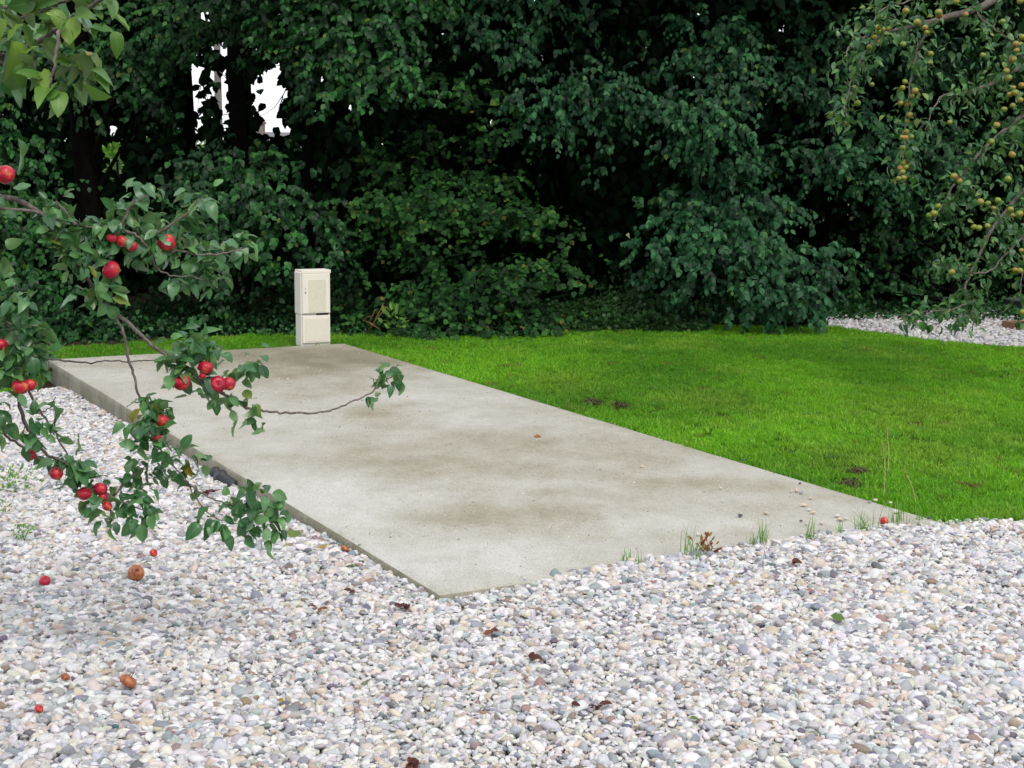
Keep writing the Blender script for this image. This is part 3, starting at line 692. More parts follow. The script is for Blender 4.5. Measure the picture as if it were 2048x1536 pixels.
H('tall_cherry', 'tall leafy tree hanging over the hedge beside the bright sky gap, straight dark trunk', 'tree', 480, 15.6, 5.2, M['bush'],
  [(620,40,110,50,13.6),(720,60,110,50,13.3),(660,120,100,40,13.4),(760,130,80,45,13.2),(590,110,60,35,13.7),(700,180,70,25,13.2),(640,10,120,30,13.8),(500,40,90,34,14.2),(420,70,70,30,14.4,.8),(800,30,70,40,13.4),(780,185,40,18,13.2),(850,200,60,16,13.4,.8),(560,-40,200,50,13.8),(760,-40,150,50,13.5),(350,20,70,40,14.5),(485,95,50,18,14.8,.8),(420,170,20,50,15.2,.7),(500,275,70,20,15.0,.5),(640,230,60,35,14.8,.5),(620,180,40,30,14.6,.4)],
  23, dens=2500, L=0.082, trunk_r=0.105, canopy=(-1.6,15.2,5.4,2.4,1.5,1.8,3000), lean=0.05)
for k_, pl in enumerate([[(585,150),(566,190),(548,215),(520,232)],[(566,190),(558,218),(552,236)],[(600,210),(575,222),(556,214)],[(478,120),(500,150),(516,158)],[(478,170),(455,160),(440,140)],[(478,215),(452,230),(430,222)],[(420,100),(408,150),(398,190),(392,240)],[(360,120),(372,180),(368,230)],[(590,120),(560,130),(538,128)]]):
    pr_ = [c_ for c_ in bpy.data.objects if c_.name.startswith('tall_cherry')][0]
    q_ = [Vector(atY(a_, b_, 16.0)) - pr_.location for a_, b_ in pl]; P_, r_c = catmull(q_, [0.008*(1-0.8*i_/(len(q_)-1)) for i_ in range(len(q_))], 4, 0.004)
    MB().tube(P_, r_c, 5).build('twig', M['bark_dark'], pr_, True)
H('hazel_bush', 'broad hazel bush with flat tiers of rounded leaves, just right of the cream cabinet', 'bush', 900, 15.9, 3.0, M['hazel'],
  [(900,395,150,26,13.5),(760,400,100,26,13.6),(1010,430,130,24,13.4),(860,440,130,20,13.4),(1080,440,80,24,13.4),(960,350,110,22,13.7),(1120,480,70,20,13.4,.8),(790,480,80,24,13.4,.9),(900,530,90,24,13.2,.9),(1060,540,110,28,12.9),(960,570,110,28,12.9),(880,590,110,28,12.9),(800,600,80,24,13.0,.8),(1010,590,80,24,12.8,.9),(860,650,110,24,12.7,.8),(1030,540,100,22,12.8),(1090,630,80,22,12.8,.8),(740,460,50,22,13.5,.8),(980,640,80,20,12.7,.8),(860,664,110,20,12.5),(960,656,100,18,12.6),(760,650,60,22,12.7),(1060,640,70,16,12.7),(900,676,60,12,12.3),(740,560,50,30,13.3,.5),(720,630,40,26,13.0,.6),(850,500,60,16,13.3,.6),(1140,440,50,20,13.5,.6),(960,480,60,16,13.4,.5)],
  24, dens=2700, L=0.070, wr=0.88, droop=0.35, fold=0.08)
H('pale_maple', 'dull green maple high in the hedge between the overhanging tree and the large dogwood', 'tree', 1010, 16.5, 4.4, M['hazel'],
  [(870,140,60,22,13.9,.8),(900,165,70,20,13.7),(960,185,60,16,13.6),(940,215,50,14,13.6,.8),(1000,220,50,24,13.6,.8),(1030,260,80,20,13.5),(960,265,50,20,13.5,.8),(740,260,60,40,14.4,.4),(850,260,80,30,14.4,.4),(700,320,60,30,14.3,.5),(820,330,90,30,14.2,.5),(940,320,60,30,14.2,.4)],
  25, dens=2300, L=0.072, wr=0.9, droop=0.4, canopy=(-0.2,15.2,5.2,1.5,1.4,1.8,2200))
H('bluish_dogwood', 'bluish green dogwood whose long drooping sprays fill the top middle of the hedge', 'tree', 1120, 16.1, 4.2, M['dogwood'],
  [(960,40,60,40,13.6),(1000,90,60,30,13.5),(930,75,50,22,13.6),(900,30,50,24,13.8),(1050,120,40,34,13.6,.7),(1090,30,80,40,13.8,.7),(1010,-20,90,34,13.7),(1060,170,60,26,13.3),(1130,200,70,30,13.2),(1110,250,60,24,13.2),(1190,160,80,34,13.2),(1230,190,70,40,13.1),(1170,240,60,24,13.2),(1260,230,50,30,13.1),(1200,290,50,24,13.3,.8),(1190,330,40,24,13.4,.7),(1060,230,50,30,13.4,.9),(1140,120,70,30,13.6,.6),(1180,50,70,40,14.0,.5),(1280,60,40,40,14.0,.4)],
  26, dens=2600, L=0.080, wr=0.6, droop=1.1, canopy=(0.9,14.9,5.0,1.5,1.4,1.8,2200))
H('large_dogwood', 'large bright dogwood with heavy leafy shoulders right of the middle of the hedge', 'tree', 1400, 15.9, 4.2, M['dogwood'],
  [(1400,60,80,34,13.4),(1450,80,70,40,13.3),(1380,110,60,34,13.3,.9),(1480,110,60,40,13.2),(1440,160,80,34,13.0),(1500,170,50,40,13.0),(1400,200,80,34,12.9),(1370,240,80,40,12.8),(1430,240,70,40,12.8),(1400,290,60,34,12.9),(1330,215,60,30,13.0),(1460,210,50,34,12.9),(1440,320,60,24,13.0,.8),(1350,290,40,30,13.0,.8),(1340,150,30,24,13.4,.6),(1470,350,30,14,13.1,.6),(1360,20,50,24,13.7,.6),(1290,120,26,24,13.6,.6)],
  27, dens=2700, L=0.082, wr=0.62, droop=1.0, canopy=(2.3,14.9,4.9,1.4,1.4,1.7,2000))
H('low_dogwood', 'low rounded dogwood sprawling to the ground at the edge of the lawn', 'bush', 1420, 15.9, 2.4, M['dogwood'],
  [(1420,370,90,30,13.3),(1500,400,80,34,13.1),(1440,400,90,34,13.0),(1560,420,60,30,13.0),(1360,430,70,40,12.9),(1300,410,50,30,13.1,.8),(1420,460,90,40,12.7),(1500,470,80,40,12.7),(1330,500,70,40,12.7),(1400,530,80,34,12.6,.9),(1560,500,70,40,12.7),(1620,540,70,40,12.6),(1540,560,90,40,12.5),(1600,590,70,30,12.5),(1450,560,60,30,12.6,.8),(1560,620,50,24,12.5),(1320,570,50,26,12.7,.7),(1480,590,60,26,12.6,.8),(1650,510,50,34,12.7,.8),(1260,470,30,30,13.2,.6),(1490,330,80,24,13.3,.7),(1240,520,30,30,13.3,.4)],
  28, dens=2600, L=0.084, wr=0.66, droop=0.9)
H('leafy_elm', 'mid green tree high in the hedge, directly left of the fruiting apple crown', 'tree', 1650, 16.4, 4.4, M['dogwood'],
  [(1580,110,60,34,13.7,.8),(1640,110,60,40,13.7,.9),(1600,170,70,40,13.5),(1660,190,60,40,13.5),(1590,20,80,34,14.0,.6),(1680,50,70,40,14.0,.7),(1540,290,70,24,13.4),(1610,300,80,30,13.3),(1680,300,70,34,13.3),(1650,350,60,24,13.4,.8),(1750,260,80,50,13.6),(1760,340,70,50,13.6),(1740,140,60,50,14.0,.7),(1850,100,110,70,14.3,.7),(1860,300,90,80,14.0,.8),(1500,20,60,30,14.1,.6)],
  29, dens=2300, L=0.074, wr=0.68, droop=0.8, canopy=(3.9,15.0,5.0,1.5,1.5,1.7,2200))
H('shaded_elder', 'dark shaded elder at the right end of the hedge behind the gravel path', 'bush', 1900, 15.6, 3.0, M['bush'],
  [(1750,430,90,50,14.8,.6),(1850,420,90,60,15.0,.6),(1700,520,60,50,14.6,.6),(1790,520,80,50,14.7,.7),(1760,580,80,34,14.6,.6),(1880,500,70,60,15.0,.6),(1860,590,80,30,15.0,.5),(2000,450,110,90,15.3,.6),(2010,250,110,110,14.8,.7),(2040,90,110,80,14.8,.7),(2150,350,120,200,15.3,.7),(1680,600,50,26,14.4,.5),(2150,100,120,120,15.0,.7)],
  30, dens=1700, L=0.074, canopy=(5.6,15.8,4.6,1.6,1.6,2.0,2200))
print('front leaves', cnt)

# back row: dense trees closing the hedge, leaves coloured dark for its inner shade
def back_tree(label, cx_, Y, ax, h, n, seed, name='dense_tree'):
    r = np.random.default_rng(seed); random.seed(seed)
    root = empty(name, (cx_, Y, float(hgt(cx_, Y))-0.03)); tag(root, label, 'tree', 'dark trees behind the hedge')
    o = np.array(root.location)
    u = r.uniform(-1, 1, (n*2, 3)); u = u[(np.abs(u[:, 0])**4 + np.abs(u[:, 1])**2.5 + np.clip(u[:, 2], 0, 1)**6) < 1][:n]
    P = u*np.array([ax, 1.0, h/2]) + np.array([cx_, Y, h/2+0.05]); n = len(P)
    k = gap_keep(P, 0.995, seed); k &= P[:, 2] > hgt(P[:,0], P[:,1])+0.02; P = P[k]; n = len(P)
    D = unit(r.normal(0, .5, (n, 3)) + np.array([0, -.2, -.6])); Nn = r.normal(0, .5, (n, 3)) + np.array([0, -.9, .6])
    L = r.uniform(0.10, 0.18, n)
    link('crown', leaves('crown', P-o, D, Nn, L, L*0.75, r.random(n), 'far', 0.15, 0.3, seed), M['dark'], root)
    tp, tr = catmull([(0,0,0), (0.05,0,h*.3), (-0.03,0.04,h*.6), (0.02,0,h*.92)], [.13,.1,.08,.03], 4)
    MB().tube(tp, tr, 10).build('trunk', M['bark_dark'], root, True)
    for i in range(4):
        a = tp[4+i*2]; an = random.uniform(0, 6.28); b = a + Vector((math.cos(an)*ax*.7, math.sin(an)*.6, 0.5))
        qx, qy = project(np.array([tuple((b + a)/2 + Vector(o)), tuple(b + Vector(o))]))
        if ((qx > 300) & (qx < 620) & (qy > 60) & (qy < 310)).any(): continue
        MB().tube(limb_path(a, b), [0.035, .03, .025, .02, .015, .012, .006], 6).build('branch', M['bark_dark'], root, True)
BT = ['leftmost dark tree behind the hedge, outside the thick ivy clad trunk', 'dark tree behind the left part of the hedge, seen around the sky gap',
      'dark tree closing the hedge right behind the cream cabinet and the overhanging tree', 'dark tree behind the middle of the hazel bush', 'dark tree filling the shadows between the hazel and the large dogwood',
      'dark tree behind the large dogwood', 'dark tree behind the mid green tree by the apple crown', 'rightmost dark tree behind the shaded elder']
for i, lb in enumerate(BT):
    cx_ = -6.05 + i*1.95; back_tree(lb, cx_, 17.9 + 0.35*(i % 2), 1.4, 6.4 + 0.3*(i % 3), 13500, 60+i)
# undergrowth
def undergrowth(name, label, px0, px1, py0, py1, Y0, Y1, n, mat, L, seed):
    r = np.random.default_rng(seed); t = r.random(n); px = px0 + (px1-px0)*t; Y = r.uniform(Y0, Y1, n)
    x = np.array([atY(a, 650, b).x for a, b in zip(px, Y)]); hump = fbm(x*1.6+seed, Y*1.6, 3)
    z = hgt(x, Y) + r.random(n)**1.4*(0.05 + (py1-py0)/FPX*14*1.9*np.clip(hump-0.3, 0.02, 1)**1.1*(0.4+1.2*vnoise(x*6+seed, Y*6)))
    P = np.stack([x, Y, z], 1); D = r.normal(0, .6, (n, 3)) + np.array([0, -.5, -.2]); Nn = r.normal(0, .4, (n, 3)) + np.array([0, -.5, 1.0])
    Ls = L*r.uniform(.6, 1.3, n)
    tag(link(name, leaves(name, P, D, Nn, Ls, Ls*.8, r.random(n)*.95, 'far', .1, .3, seed), mat), label, 'undergrowth', kind='stuff')
undergrowth('brambles', 'low mid green brambles and ivy at the foot of the hedge between hazel and dogwood', 1060, 1420, 560, 656, 14.1, 15.2, 9000, M['weed_dark'], 0.046, 71)
undergrowth('shade_foliage', 'low foliage coloured almost black for the shade under the left half of the hedge', -150, 720, 520, 668, 13.7, 15.6, 9000, M['dark'], 0.06, 72)
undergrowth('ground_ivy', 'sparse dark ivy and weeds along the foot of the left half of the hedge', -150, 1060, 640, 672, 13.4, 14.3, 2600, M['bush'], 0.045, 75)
undergrowth('ground_ivy', 'ivy coloured dark for the shade under the hazel bush', 720, 1100, 600, 668, 13.6, 15.2, 5500, M['dark'], 0.05, 76)
undergrowth('shade_foliage', 'low foliage coloured dark for the shade under the dogwoods behind the back edge of the lawn', 900, 1640, 590, 652, 14.6, 16.0, 9000, M['dark'], 0.055, 74)
undergrowth('ground_ivy', 'thin weeds along the hedge foot beside the lawn and the gravel path', 1400, 2050, 600, 650, 15.3, 17.0, 5000, M['bush'], 0.045, 73)
# second rank further back, coarser
for i, lb in enumerate(['far left dark tree two ranks behind the hedge, beside the sky gap', 'broad dark tree two ranks behind the cream cabinet', 'broad dark tree two ranks behind the hazel bush',
                        'broad dark tree two ranks behind the large dogwood', 'broad dark tree two ranks behind the right end of the hedge']):
    back_tree(lb, -7.6 + i*3.8, 20.6, 2.4, 7.2, 9000, 90+i)

# ------------------------------------------------------------------ left apple tree
class LeafSet:
    def __init__(s, seed): s.r = np.random.default_rng(seed); s.P = []; s.D = []; s.N = []; s.L = []; s.T = []
    def rosette(s, p, n, spread, L, up=0.25, tmax=0.93, special=0.03, away=None):
        r = s.r; p = np.array(p)
        off = r.normal(0, 1, (n, 3))*spread*np.array([0.55, 0.45, 0.5])
        D = unit(off + 1e-4)*0.8 + r.normal(0, .48, (n, 3)) + np.array([0, 0, -0.38 + up*0.2])
        N = np.array([0, -0.3, 0.9]) + unit(off)*0.35 + r.normal(0, .5, (n, 3))
        l = L*np.clip(r.normal(1, .2, n), .55, 1.4)
        T = r.random(n)*tmax*0.93; T[r.random(n) < special] = r.uniform(0.93, 1.0)
        s.P.append(p + off*0.75); s.D.append(D); s.N.append(N); s.L.append(l); s.T.append(T)
    def build(s, mat, parent, wr=0.62, kind='near', seed=1, name='foliage', wavy=0.10):
        P = np.concatenate(s.P); D = np.concatenate(s.D); N = np.concatenate(s.N); L = np.concatenate(s.L); T = np.concatenate(s.T)
        W = L*wr*np.random.default_rng(seed).uniform(.85, 1.15, len(L))
        o = np.array(parent.location)
        return link(name, leaves(name, P-o, D, N, L, W, T, kind, 0.36, 0.75, seed, wavy), mat, parent)

def apple_mesh(name, r0=0.5, seed=0, squash=0.88, n=28, dent=0.0):
    rr = random.Random(seed); mb = MB()
    prof = []
    for i in range(19):
        a = math.pi*i/18; z = math.cos(a); r = math.sin(a)**0.85
        r *= 1.0 + 0.06*z
        zz = z*squash - (0.28*math.exp(-(r/0.26)**2) if z > 0 else -0.17*math.exp(-(r/0.24)**2))
        prof.append((max(r, 0.012)*r0, zz*r0))
    prof.reverse()
    mb.lathe(prof, n)
    V = []
    for x, y, z in mb.V:
        a = math.atan2(y, x); k = 1 + 0.022*math.cos(5*a + rr.random()*0.1) * (1 if z < 0 else .4) + 0.02*math.cos(a + seed)
        V.append((x*k, y*k, z*(1+0.05*math.cos(a+seed*1.3))))
    if dent:
        c = Vector((0.1, -0.45, 0.30))*r0*2
        V = [tuple(Vector(v) - (Vector(v)-Vector((0,0,0))).normalized()*dent*r0*math.exp(-((Vector(v)-c).length/(0.4*r0))**2)) for v in V]
    mb.V = V
    me = mb.mesh(name); me.polygons.foreach_set('use_smooth', np.ones(len(me.polygons), bool)); return me
AP = [apple_mesh('apple', 0.5, i, (0.88, 0.8, 0.94)[i % 3]) for i in range(4)]
for a in AP: a.materials.append(M['red_apple'])
APG = [apple_mesh('apple', 0.5, 10+i, (0.86, 0.9)[i % 2], 14) for i in range(2)]
for a in APG: a.materials.append(M['green_apple'])
mb = MB(); mb.tube([(0,0,0.24),(0.02,0.01,0.42),(0.06,0.03,0.62)], [0.035,0.022,0.03], 6); STALK = mb.mesh('stalk'); STALK.materials.append(M['bark'])
mb = MB()
for k in range(5):
    a = k*1.2566; mb.add([(0.01*math.cos(a-.8),0.01*math.sin(a-.8),-0.285),(0.01*math.cos(a+.8),0.01*math.sin(a+.8),-0.285),(0.085*math.cos(a),0.085*math.sin(a),-0.375)], [(0,1,2)])
mb.lathe([(0.028,-0.31),(0.035,-0.27),(0.02,-0.25)], 8); CALYX = mb.mesh('calyx'); CALYX.materials.append(M['calyx'])
def put_apple(parent, p, dia, me, rot, stalk=True):
    o = bpy.data.objects.new('apple', me); COL.objects.link(o); o.parent = parent
    o.location = Vector(p) - Vector(parent.location); o.scale = (dia, dia, dia); o.rotation_euler = rot
    if stalk:
        for nm, m_ in (('stalk', STALK), ('calyx', CALYX)):
            c = bpy.data.objects.new(nm, m_); COL.objects.link(c); c.parent = o
    return o

TX = -2.75; TY = 4.35
tree = empty('apple_tree', (TX, TY, float(hgt(TX, TY))-0.02)); tag(tree, 'apple tree with ripe red apples, its leafy branches reaching over the gravel from the left', 'apple tree')
TB = Vector(tree.location)
LIMBS = []
def limb(px_pts, D, rad, start=None, mat='bark', parent=tree, sub=5, jit=0.0015, name='branch', pw=1.0):
    pts = [atD(x, y, D[0] + (D[1]-D[0])*i/(max(len(px_pts)-1, 1))) for i, (x, y) in enumerate(px_pts)]
    rr = [rad[1] + (rad[0]-rad[1])*(1-i/(len(pts)-1))**pw for i in range(len(pts))]
    if start is not None: pts = [Vector(start)] + pts; rr = [rad[0]*1.35] + rr
    P_, r_ = catmull(pts, rr, sub, jit); o = Vector(parent.location)
    MB().tube([p - o for p in P_], r_, 8).build(name, M[mat], parent, True); LIMBS.append(P_); return P_
random.seed(3)
crotch = Vector((TX+0.05, TY, 1.5)); crotch2 = Vector((TX+0.02, TY+0.03, 1.15))
tp, tr = catmull([(0,0,0), (0.05,0.02,0.4), (-0.02,0,0.9), (0.04,0.02,1.5), (0.1,0.05,2.1), (0.0,0.1,2.8), (0.1,0.05,3.4)], [0.11,0.09,0.08,0.075,0.055,0.035,0.012], 6, 0.003)
MB().tube(tp, tr, 14).build('trunk', M['bark'], tree, True)
B1 = limb([(-260,330),(-120,372),(0,393),(30,398),(68,418),(90,434),(109,470),(128,497),(153,532),(178,562),(202,595),(224,620),(246,664),(257,718),(264,739),(275,782),(283,812),(299,844),(308,879),(325,906),(346,932),(369,958),(387,988),(410,1020),(434,1037),(457,1043),(492,1052),(527,1055)], (4.3,4.8), (0.0095,0.0016), crotch, pw=1.5)
limb([(369,958),(381,970),(410,990),(445,1005),(475,1014),(533,1017)], (4.66,4.8), (0.0038,0.0018))
limb([(224,620),(273,661),(301,688),(328,708),(366,733),(390,753),(416,771),(445,788),(469,800),(492,815),(522,821),(553,825),(603,827),(647,824),(677,815),(709,801),(739,788),(756,774),(778,757),(796,742)], (4.5,4.95), (0.0065,0.0020))
limb([(447,762),(472,742),(499,727)], (4.72,4.74), (0.004,0.002)); limb([(448,790),(440,776),(447,760)], (4.74,4.72), (0.005,0.004))
limb([(750,778),(748,766),(743,757)], (4.9,4.9), (0.002,0.0012))
limb([(90,434),(120,437),(148,445),(170,453),(224,456),(268,467),(290,488),(301,508),(314,535),(339,549),(383,554),(427,562)], (4.37,4.6), (0.0060,0.0016))
limb([(-150,402),(0,417),(68,423),(90,434)], (4.32,4.37), (0.0055,0.004))
limb([(240,455),(262,410),(276,400),(300,388)], (4.46,4.45), (0.005,0.0015))
limb([(290,484),(339,450),(375,426),(399,398)], (4.52,4.5), (0.005,0.0015))
limb([(301,508),(353,502),(405,510),(465,502),(485,496)], (4.54,4.6), (0.005,0.0015))
limb([(150,450),(128,420),(112,402)], (4.4,4.38), (0.005,0.002))
limb([(100,718),(130,721),(182,725),(215,722),(252,724),(290,721),(322,722)], (4.6,4.9), (0.0032,0.0018))
limb([(50,700),(72,714),(100,718)], (4.55,4.6), (0.0045,0.0032))
limb([(-200,520),(-60,570),(0,620),(25,680),(34,740),(38,794),(47,838),(67,873),(97,911),(130,925),(153,950),(173,967),(217,988),(234,999),(264,1011),(293,1023)], (4.4,4.6), (0.0085,0.0018), crotch2)
limb([(30,710),(60,788),(85,829),(111,868),(135,909)], (4.46,4.56), (0.0045,0.0025))
limb([(226,991),(258,961),(275,945),(293,932)], (4.6,4.58), (0.0035,0.0018))
limb([(-160,790),(-60,815),(0,847),(12,870),(44,894),(79,917),(100,922)], (4.35,4.5), (0.006,0.003), crotch2)
limb([(64,823),(82,824),(97,818),(111,794)], (4.5,4.48), (0.003,0.0012))
limb([(283,812),(300,820),(312,836)], (4.6,4.6), (0.003,0.002))
# near upper left branches
NB = Vector((-1.75, 2.9, 1.95))
limb([(-420,170),(-120,150),(0,117),(39,103),(78,82),(117,59),(140,40),(164,27),(203,0),(230,-30)], (2.75,2.25), (0.0085,0.0025), Vector((TX+0.05, TY, 1.75)))
limb([(-300,20),(-100,24),(0,16),(50,13),(109,10),(160,-10)], (2.7,2.3), (0.005,0.002), Vector((TX+0.08, TY, 1.95)))
limb([(-60,128),(0,127),(30,126),(55,124),(75,112)], (2.45,2.4), (0.0035,0.002))
limb([(117,59),(112,100),(104,150),(100,175)], (2.3,2.3), (0.003,0.0015))
limb([(-150,45),(0,40),(60,30),(115,10)], (2.6,2.4), (0.004,0.002))
# leaves at the places where the spurs carry them: px centre, radius px, number
ls = LeafSet(31)
CL = [(135,455,30,8),(150,500,28,7),(185,590,22,5),(250,458,30,8),(205,455,24,6),(310,500,26,6),(215,600,16,3),(110,405,30,12),(112,440,25,5),(98,448,14,2),(118,470,22,4),(165,455,22,4),(190,447,24,6),(225,440,34,15),(232,470,26,8),(255,480,28,8),(290,445,36,18),(270,400,26,7),(300,390,22,5),(240,415,22,5),(300,480,34,16),(325,470,30,12),(345,455,20,4),(375,440,20,4),(400,395,28,11),(380,415,20,4),(395,430,15,3),
      (365,505,28,9),(395,515,32,13),(415,530,26,9),(445,500,22,5),(478,496,24,8),(430,560,26,8),(400,555,22,6),(345,562,18,4),(370,570,18,3),(375,475,14,2),(190,490,26,7),(165,515,22,5),(150,540,20,4),(200,545,26,7),(185,572,18,3),(225,590,14,3),(240,575,14,2),(215,520,20,4),(275,505,20,5),
      (30,605,32,11),(5,595,30,8),(60,660,34,13),(20,650,34,12),(35,700,34,14),(70,705,28,11),(5,690,30,8),(50,745,30,12),(20,760,24,7),(75,730,22,6),(85,690,14,3),(5,740,24,6),
      (350,690,30,10),(378,695,34,15),(400,680,22,7),(420,700,22,6),(335,720,24,7),(365,735,30,12),(390,745,20,6),(410,755,16,4),(440,705,20,4),(345,750,18,5),(505,722,22,7),(485,735,16,3),(498,750,14,2),(470,745,14,3),(455,790,16,4),(470,822,14,2),(505,808,20,6),(518,840,12,3),(485,830,16,2),(430,795,10,2),(455,820,10,1),(420,785,10,2),(388,790,12,2),
      (285,795,18,6),(298,815,24,9),(310,830,26,10),(285,835,24,8),(305,855,24,10),(275,865,22,6),(290,885,20,6),(330,820,18,4),(300,800,18,5),(310,890,10,2),(340,898,22,7),(365,912,26,9),(355,935,16,3),(385,915,20,4),(335,930,16,4),(325,945,10,2),(358,965,8,2),(390,930,16,3),
      (285,925,20,4),(272,920,16,3),(300,935,16,4),(265,955,16,3),(310,945,12,2),(255,940,12,2),(400,985,14,3),(418,1015,14,2),(405,1045,16,4),(425,1050,14,3),(445,1060,12,2),(465,1000,22,7),(485,1010,22,7),(500,985,26,9),(520,1000,26,10),(540,1010,22,7),(475,1035,20,5),(505,1040,28,11),(535,1045,24,8),(550,1035,16,4),(495,1070,12,2),(530,1070,16,5),(555,1060,14,3),(440,1040,10,2),
      (125,925,24,8),(150,925,28,11),(165,940,24,8),(145,950,20,5),(105,925,18,4),(60,885,12,2),(75,875,12,2),(50,880,10,2),(80,843,16,4),(95,848,14,3),(68,838,10,2),(108,820,12,3),(90,872,12,2),(5,862,14,4),(170,960,14,3),(115,880,8,1),
      (180,1000,22,5),(200,1010,26,8),(215,1030,24,7),(235,1010,22,5),(262,1000,30,9),(285,1015,30,10),(275,1040,26,8),(300,1028,16,4),(245,975,20,4),(275,975,18,4),(230,1050,14,2),(315,1035,10,1),(205,980,16,3),
      (772,745,14,5),(790,740,14,6),(762,765,8,2),(745,795,7,3),(800,760,8,2),(775,768,6,1),(760,748,5,1),(-60,480,80,30),(-80,650,80,40),(-60,760,60,20),(-100,560,80,30),(-90,860,40,14),(-60,400,40,14)]
def depth_for(px, py):
    return 4.35 + 0.6*min(max(px, 0), 800)/800 + (0.1 if py > 900 else 0)
for cx_, cy2, rp_, n_ in CL:
    D = depth_for(cx_, cy2) - 0.035; ls.rosette(atD(cx_, cy2, D), max(2, int(round(n_*(1.7 if cy2 < 620 else 1.3)))), rp_/FPX*D*1.15, 0.047 if cx_ < 700 else 0.042)
# leaves along the limbs beyond the left edge of the picture
for P_ in LIMBS:
    for j in range(0, len(P_)-1):
        for t_ in (0.0, 0.5):
            p = P_[j].lerp(P_[j+1], t_)
            if project(np.array(p)[None])[0][0] < -45 and random.random() < 0.85:
                ls.rosette(p + Vector((random.gauss(0,.05), random.gauss(0,.05), random.gauss(0.02,.05))), 9, 0.09, 0.05)
# crown of the same tree, beyond the left edge of the picture
for i in range(150):
    a = ls.r.normal(0, 1, 3)*np.array([0.55, 0.75, 0.55]); p = np.array([TX-0.1, TY, 2.75]) + a
    q = project(p[None])
    if q[0][0] > -60 and q[1][0] > -60: continue
    ls.rosette(p, 12, 0.14, 0.06)
ls.build(M['apple_leaf'], tree, 0.66, 'near', 33)
ln = LeafSet(35)
for cx_, cy2, rp_, n_ in [(135,20,45,6),(150,75,36,3),(150,105,30,4),(200,25,40,4),(215,60,34,3),(60,45,40,5),(25,25,34,5),(105,130,32,7),(118,165,30,5),(45,105,24,3),(165,150,30,4),(80,140,22,4),(110,185,20,3),(15,70,26,3),(0,0,40,5),(80,10,36,4),(140,120,25,3),(90,75,24,3),(-60,60,60,9),(-150,90,60,10),(-120,-10,60,10),(180,-30,50,8),(60,-40,60,9)]:
    D = 2.35; ln.rosette(atD(cx_, cy2, D), int(n_*1.25), rp_/FPX*D*1.1, 0.041, special=0.05)
ln.build(M['near_leaf'], tree, 0.62, 'near', 36)
# apples: px, py, diameter px, euler
for i, (x, y, d, rot) in enumerate([(10,349,40,(-2.2,-0.6,0)),(223,476,22,(0.2,0.2,0)),(244,482,25,(0.3,-0.2,1)),(264,493,24,(0.1,0.1,2)),(333,486,38,(0.1,-0.5,1)),(222,540,40,(0.5,-0.9,0)),(2,690,28,(0.1,0,0)),(41,774,36,(0.2,0.1,1)),(60,770,28,(0.1,0.4,2)),
     (60,909,27,(0.9,0.2,0)),(113,947,28,(0.4,0.1,0)),(169,988,30,(0.1,0.3,0)),(201,978,30,(0.2,0.2,2)),(214,1012,22,(0.7,0.2,1)),(206,994,20,(0.2,0.2,0)),(364,765,38,(0.3,-0.1,0)),(411,735,32,(0.2,0.2,1)),(435,768,36,(1.35,0.1,0.3)),(457,768,29,(0.4,0.5,2)),(325,842,31,(0.2,0.4,1)),(314,875,17,(0.3,0,0)),(405,752,16,(0,0,1))]):
    D = depth_for(x, y) - (0.070 if y < 600 else 0.055); put_apple(tree, atD(x, y, D), 0.94*d/FPX*D, AP[i % 4], rot)

# ------------------------------------------------------------------ right apple tree
RT = empty('old_apple_tree', (6.3, 11.2, float(hgt(6.3, 11.2))-0.02)); tag(RT, 'old apple tree with small green and orange apples drooping over the far gravel', 'apple tree')
random.seed(9)
tp, tr = catmull([(0,0,0),(0.1,-0.05,0.6),(-0.1,0,1.3),(0,0.05,2.2),(0.15,0,3.4),(0.0,0,4.6)], [0.2,0.16,0.14,0.12,0.07,0.02], 6, 0.008)
MB().tube(tp, tr, 14).build('trunk', M['bark'], RT, True)
c1 = Vector((6.25, 11.2, 2.6)); c2 = Vector((6.2, 11.2, 1.9))
RL = [([(2300,-80),(2080,-40),(1960,15),(1880,38),(1830,50),(1770,65),(1710,80),(1690,120)],(10.6,9.8),(0.035,0.003),c1),
 ([(1760,68),(1725,110),(1705,160),(1690,205),(1686,245)],(9.9,9.8),(0.008,0.003),None),
 ([(1860,42),(1835,100),(1820,170),(1812,240),(1808,300),(1804,365)],(10.0,9.9),(0.009,0.003),None),
 ([(2300,120),(2150,100),(2048,130),(1990,165),(1930,186),(1880,196),(1850,260)],(10.8,10.0),(0.025,0.003),c1),
 ([(2250,180),(2100,200),(2048,228),(1985,280),(1930,340),(1890,400),(1868,440)],(10.7,10.0),(0.022,0.003),c1),
 ([(2300,300),(2120,330),(2048,380),(1990,450),(1955,520),(1930,575),(1945,615),(1930,650)],(10.7,9.9),(0.02,0.003),c2),
 ([(1950,600),(1900,618),(1850,625),(1820,628)],(10.0,9.9),(0.006,0.002),None),
 ([(1955,30),(1990,60),(2020,80),(2060,140)],(10.3,10.4),(0.012,0.006),None),
 ([(2048,470),(2010,510),(1970,545),(1900,540),(1885,520)],(10.3,10.0),(0.01,0.003),None),
 ([(2300,460),(2100,480),(2048,540),(2040,600)],(10.6,10.3),(0.012,0.003),c2),
 ([(1955,-60),(1900,-20),(1820,0),(1760,20),(1745,60)],(10.3,9.9),(0.01,0.003),None),
 ([(1930,350),(1960,400),(2000,420)],(10.1,10.1),(0.006,0.003),None)]
lr = LeafSet(41); BR = []
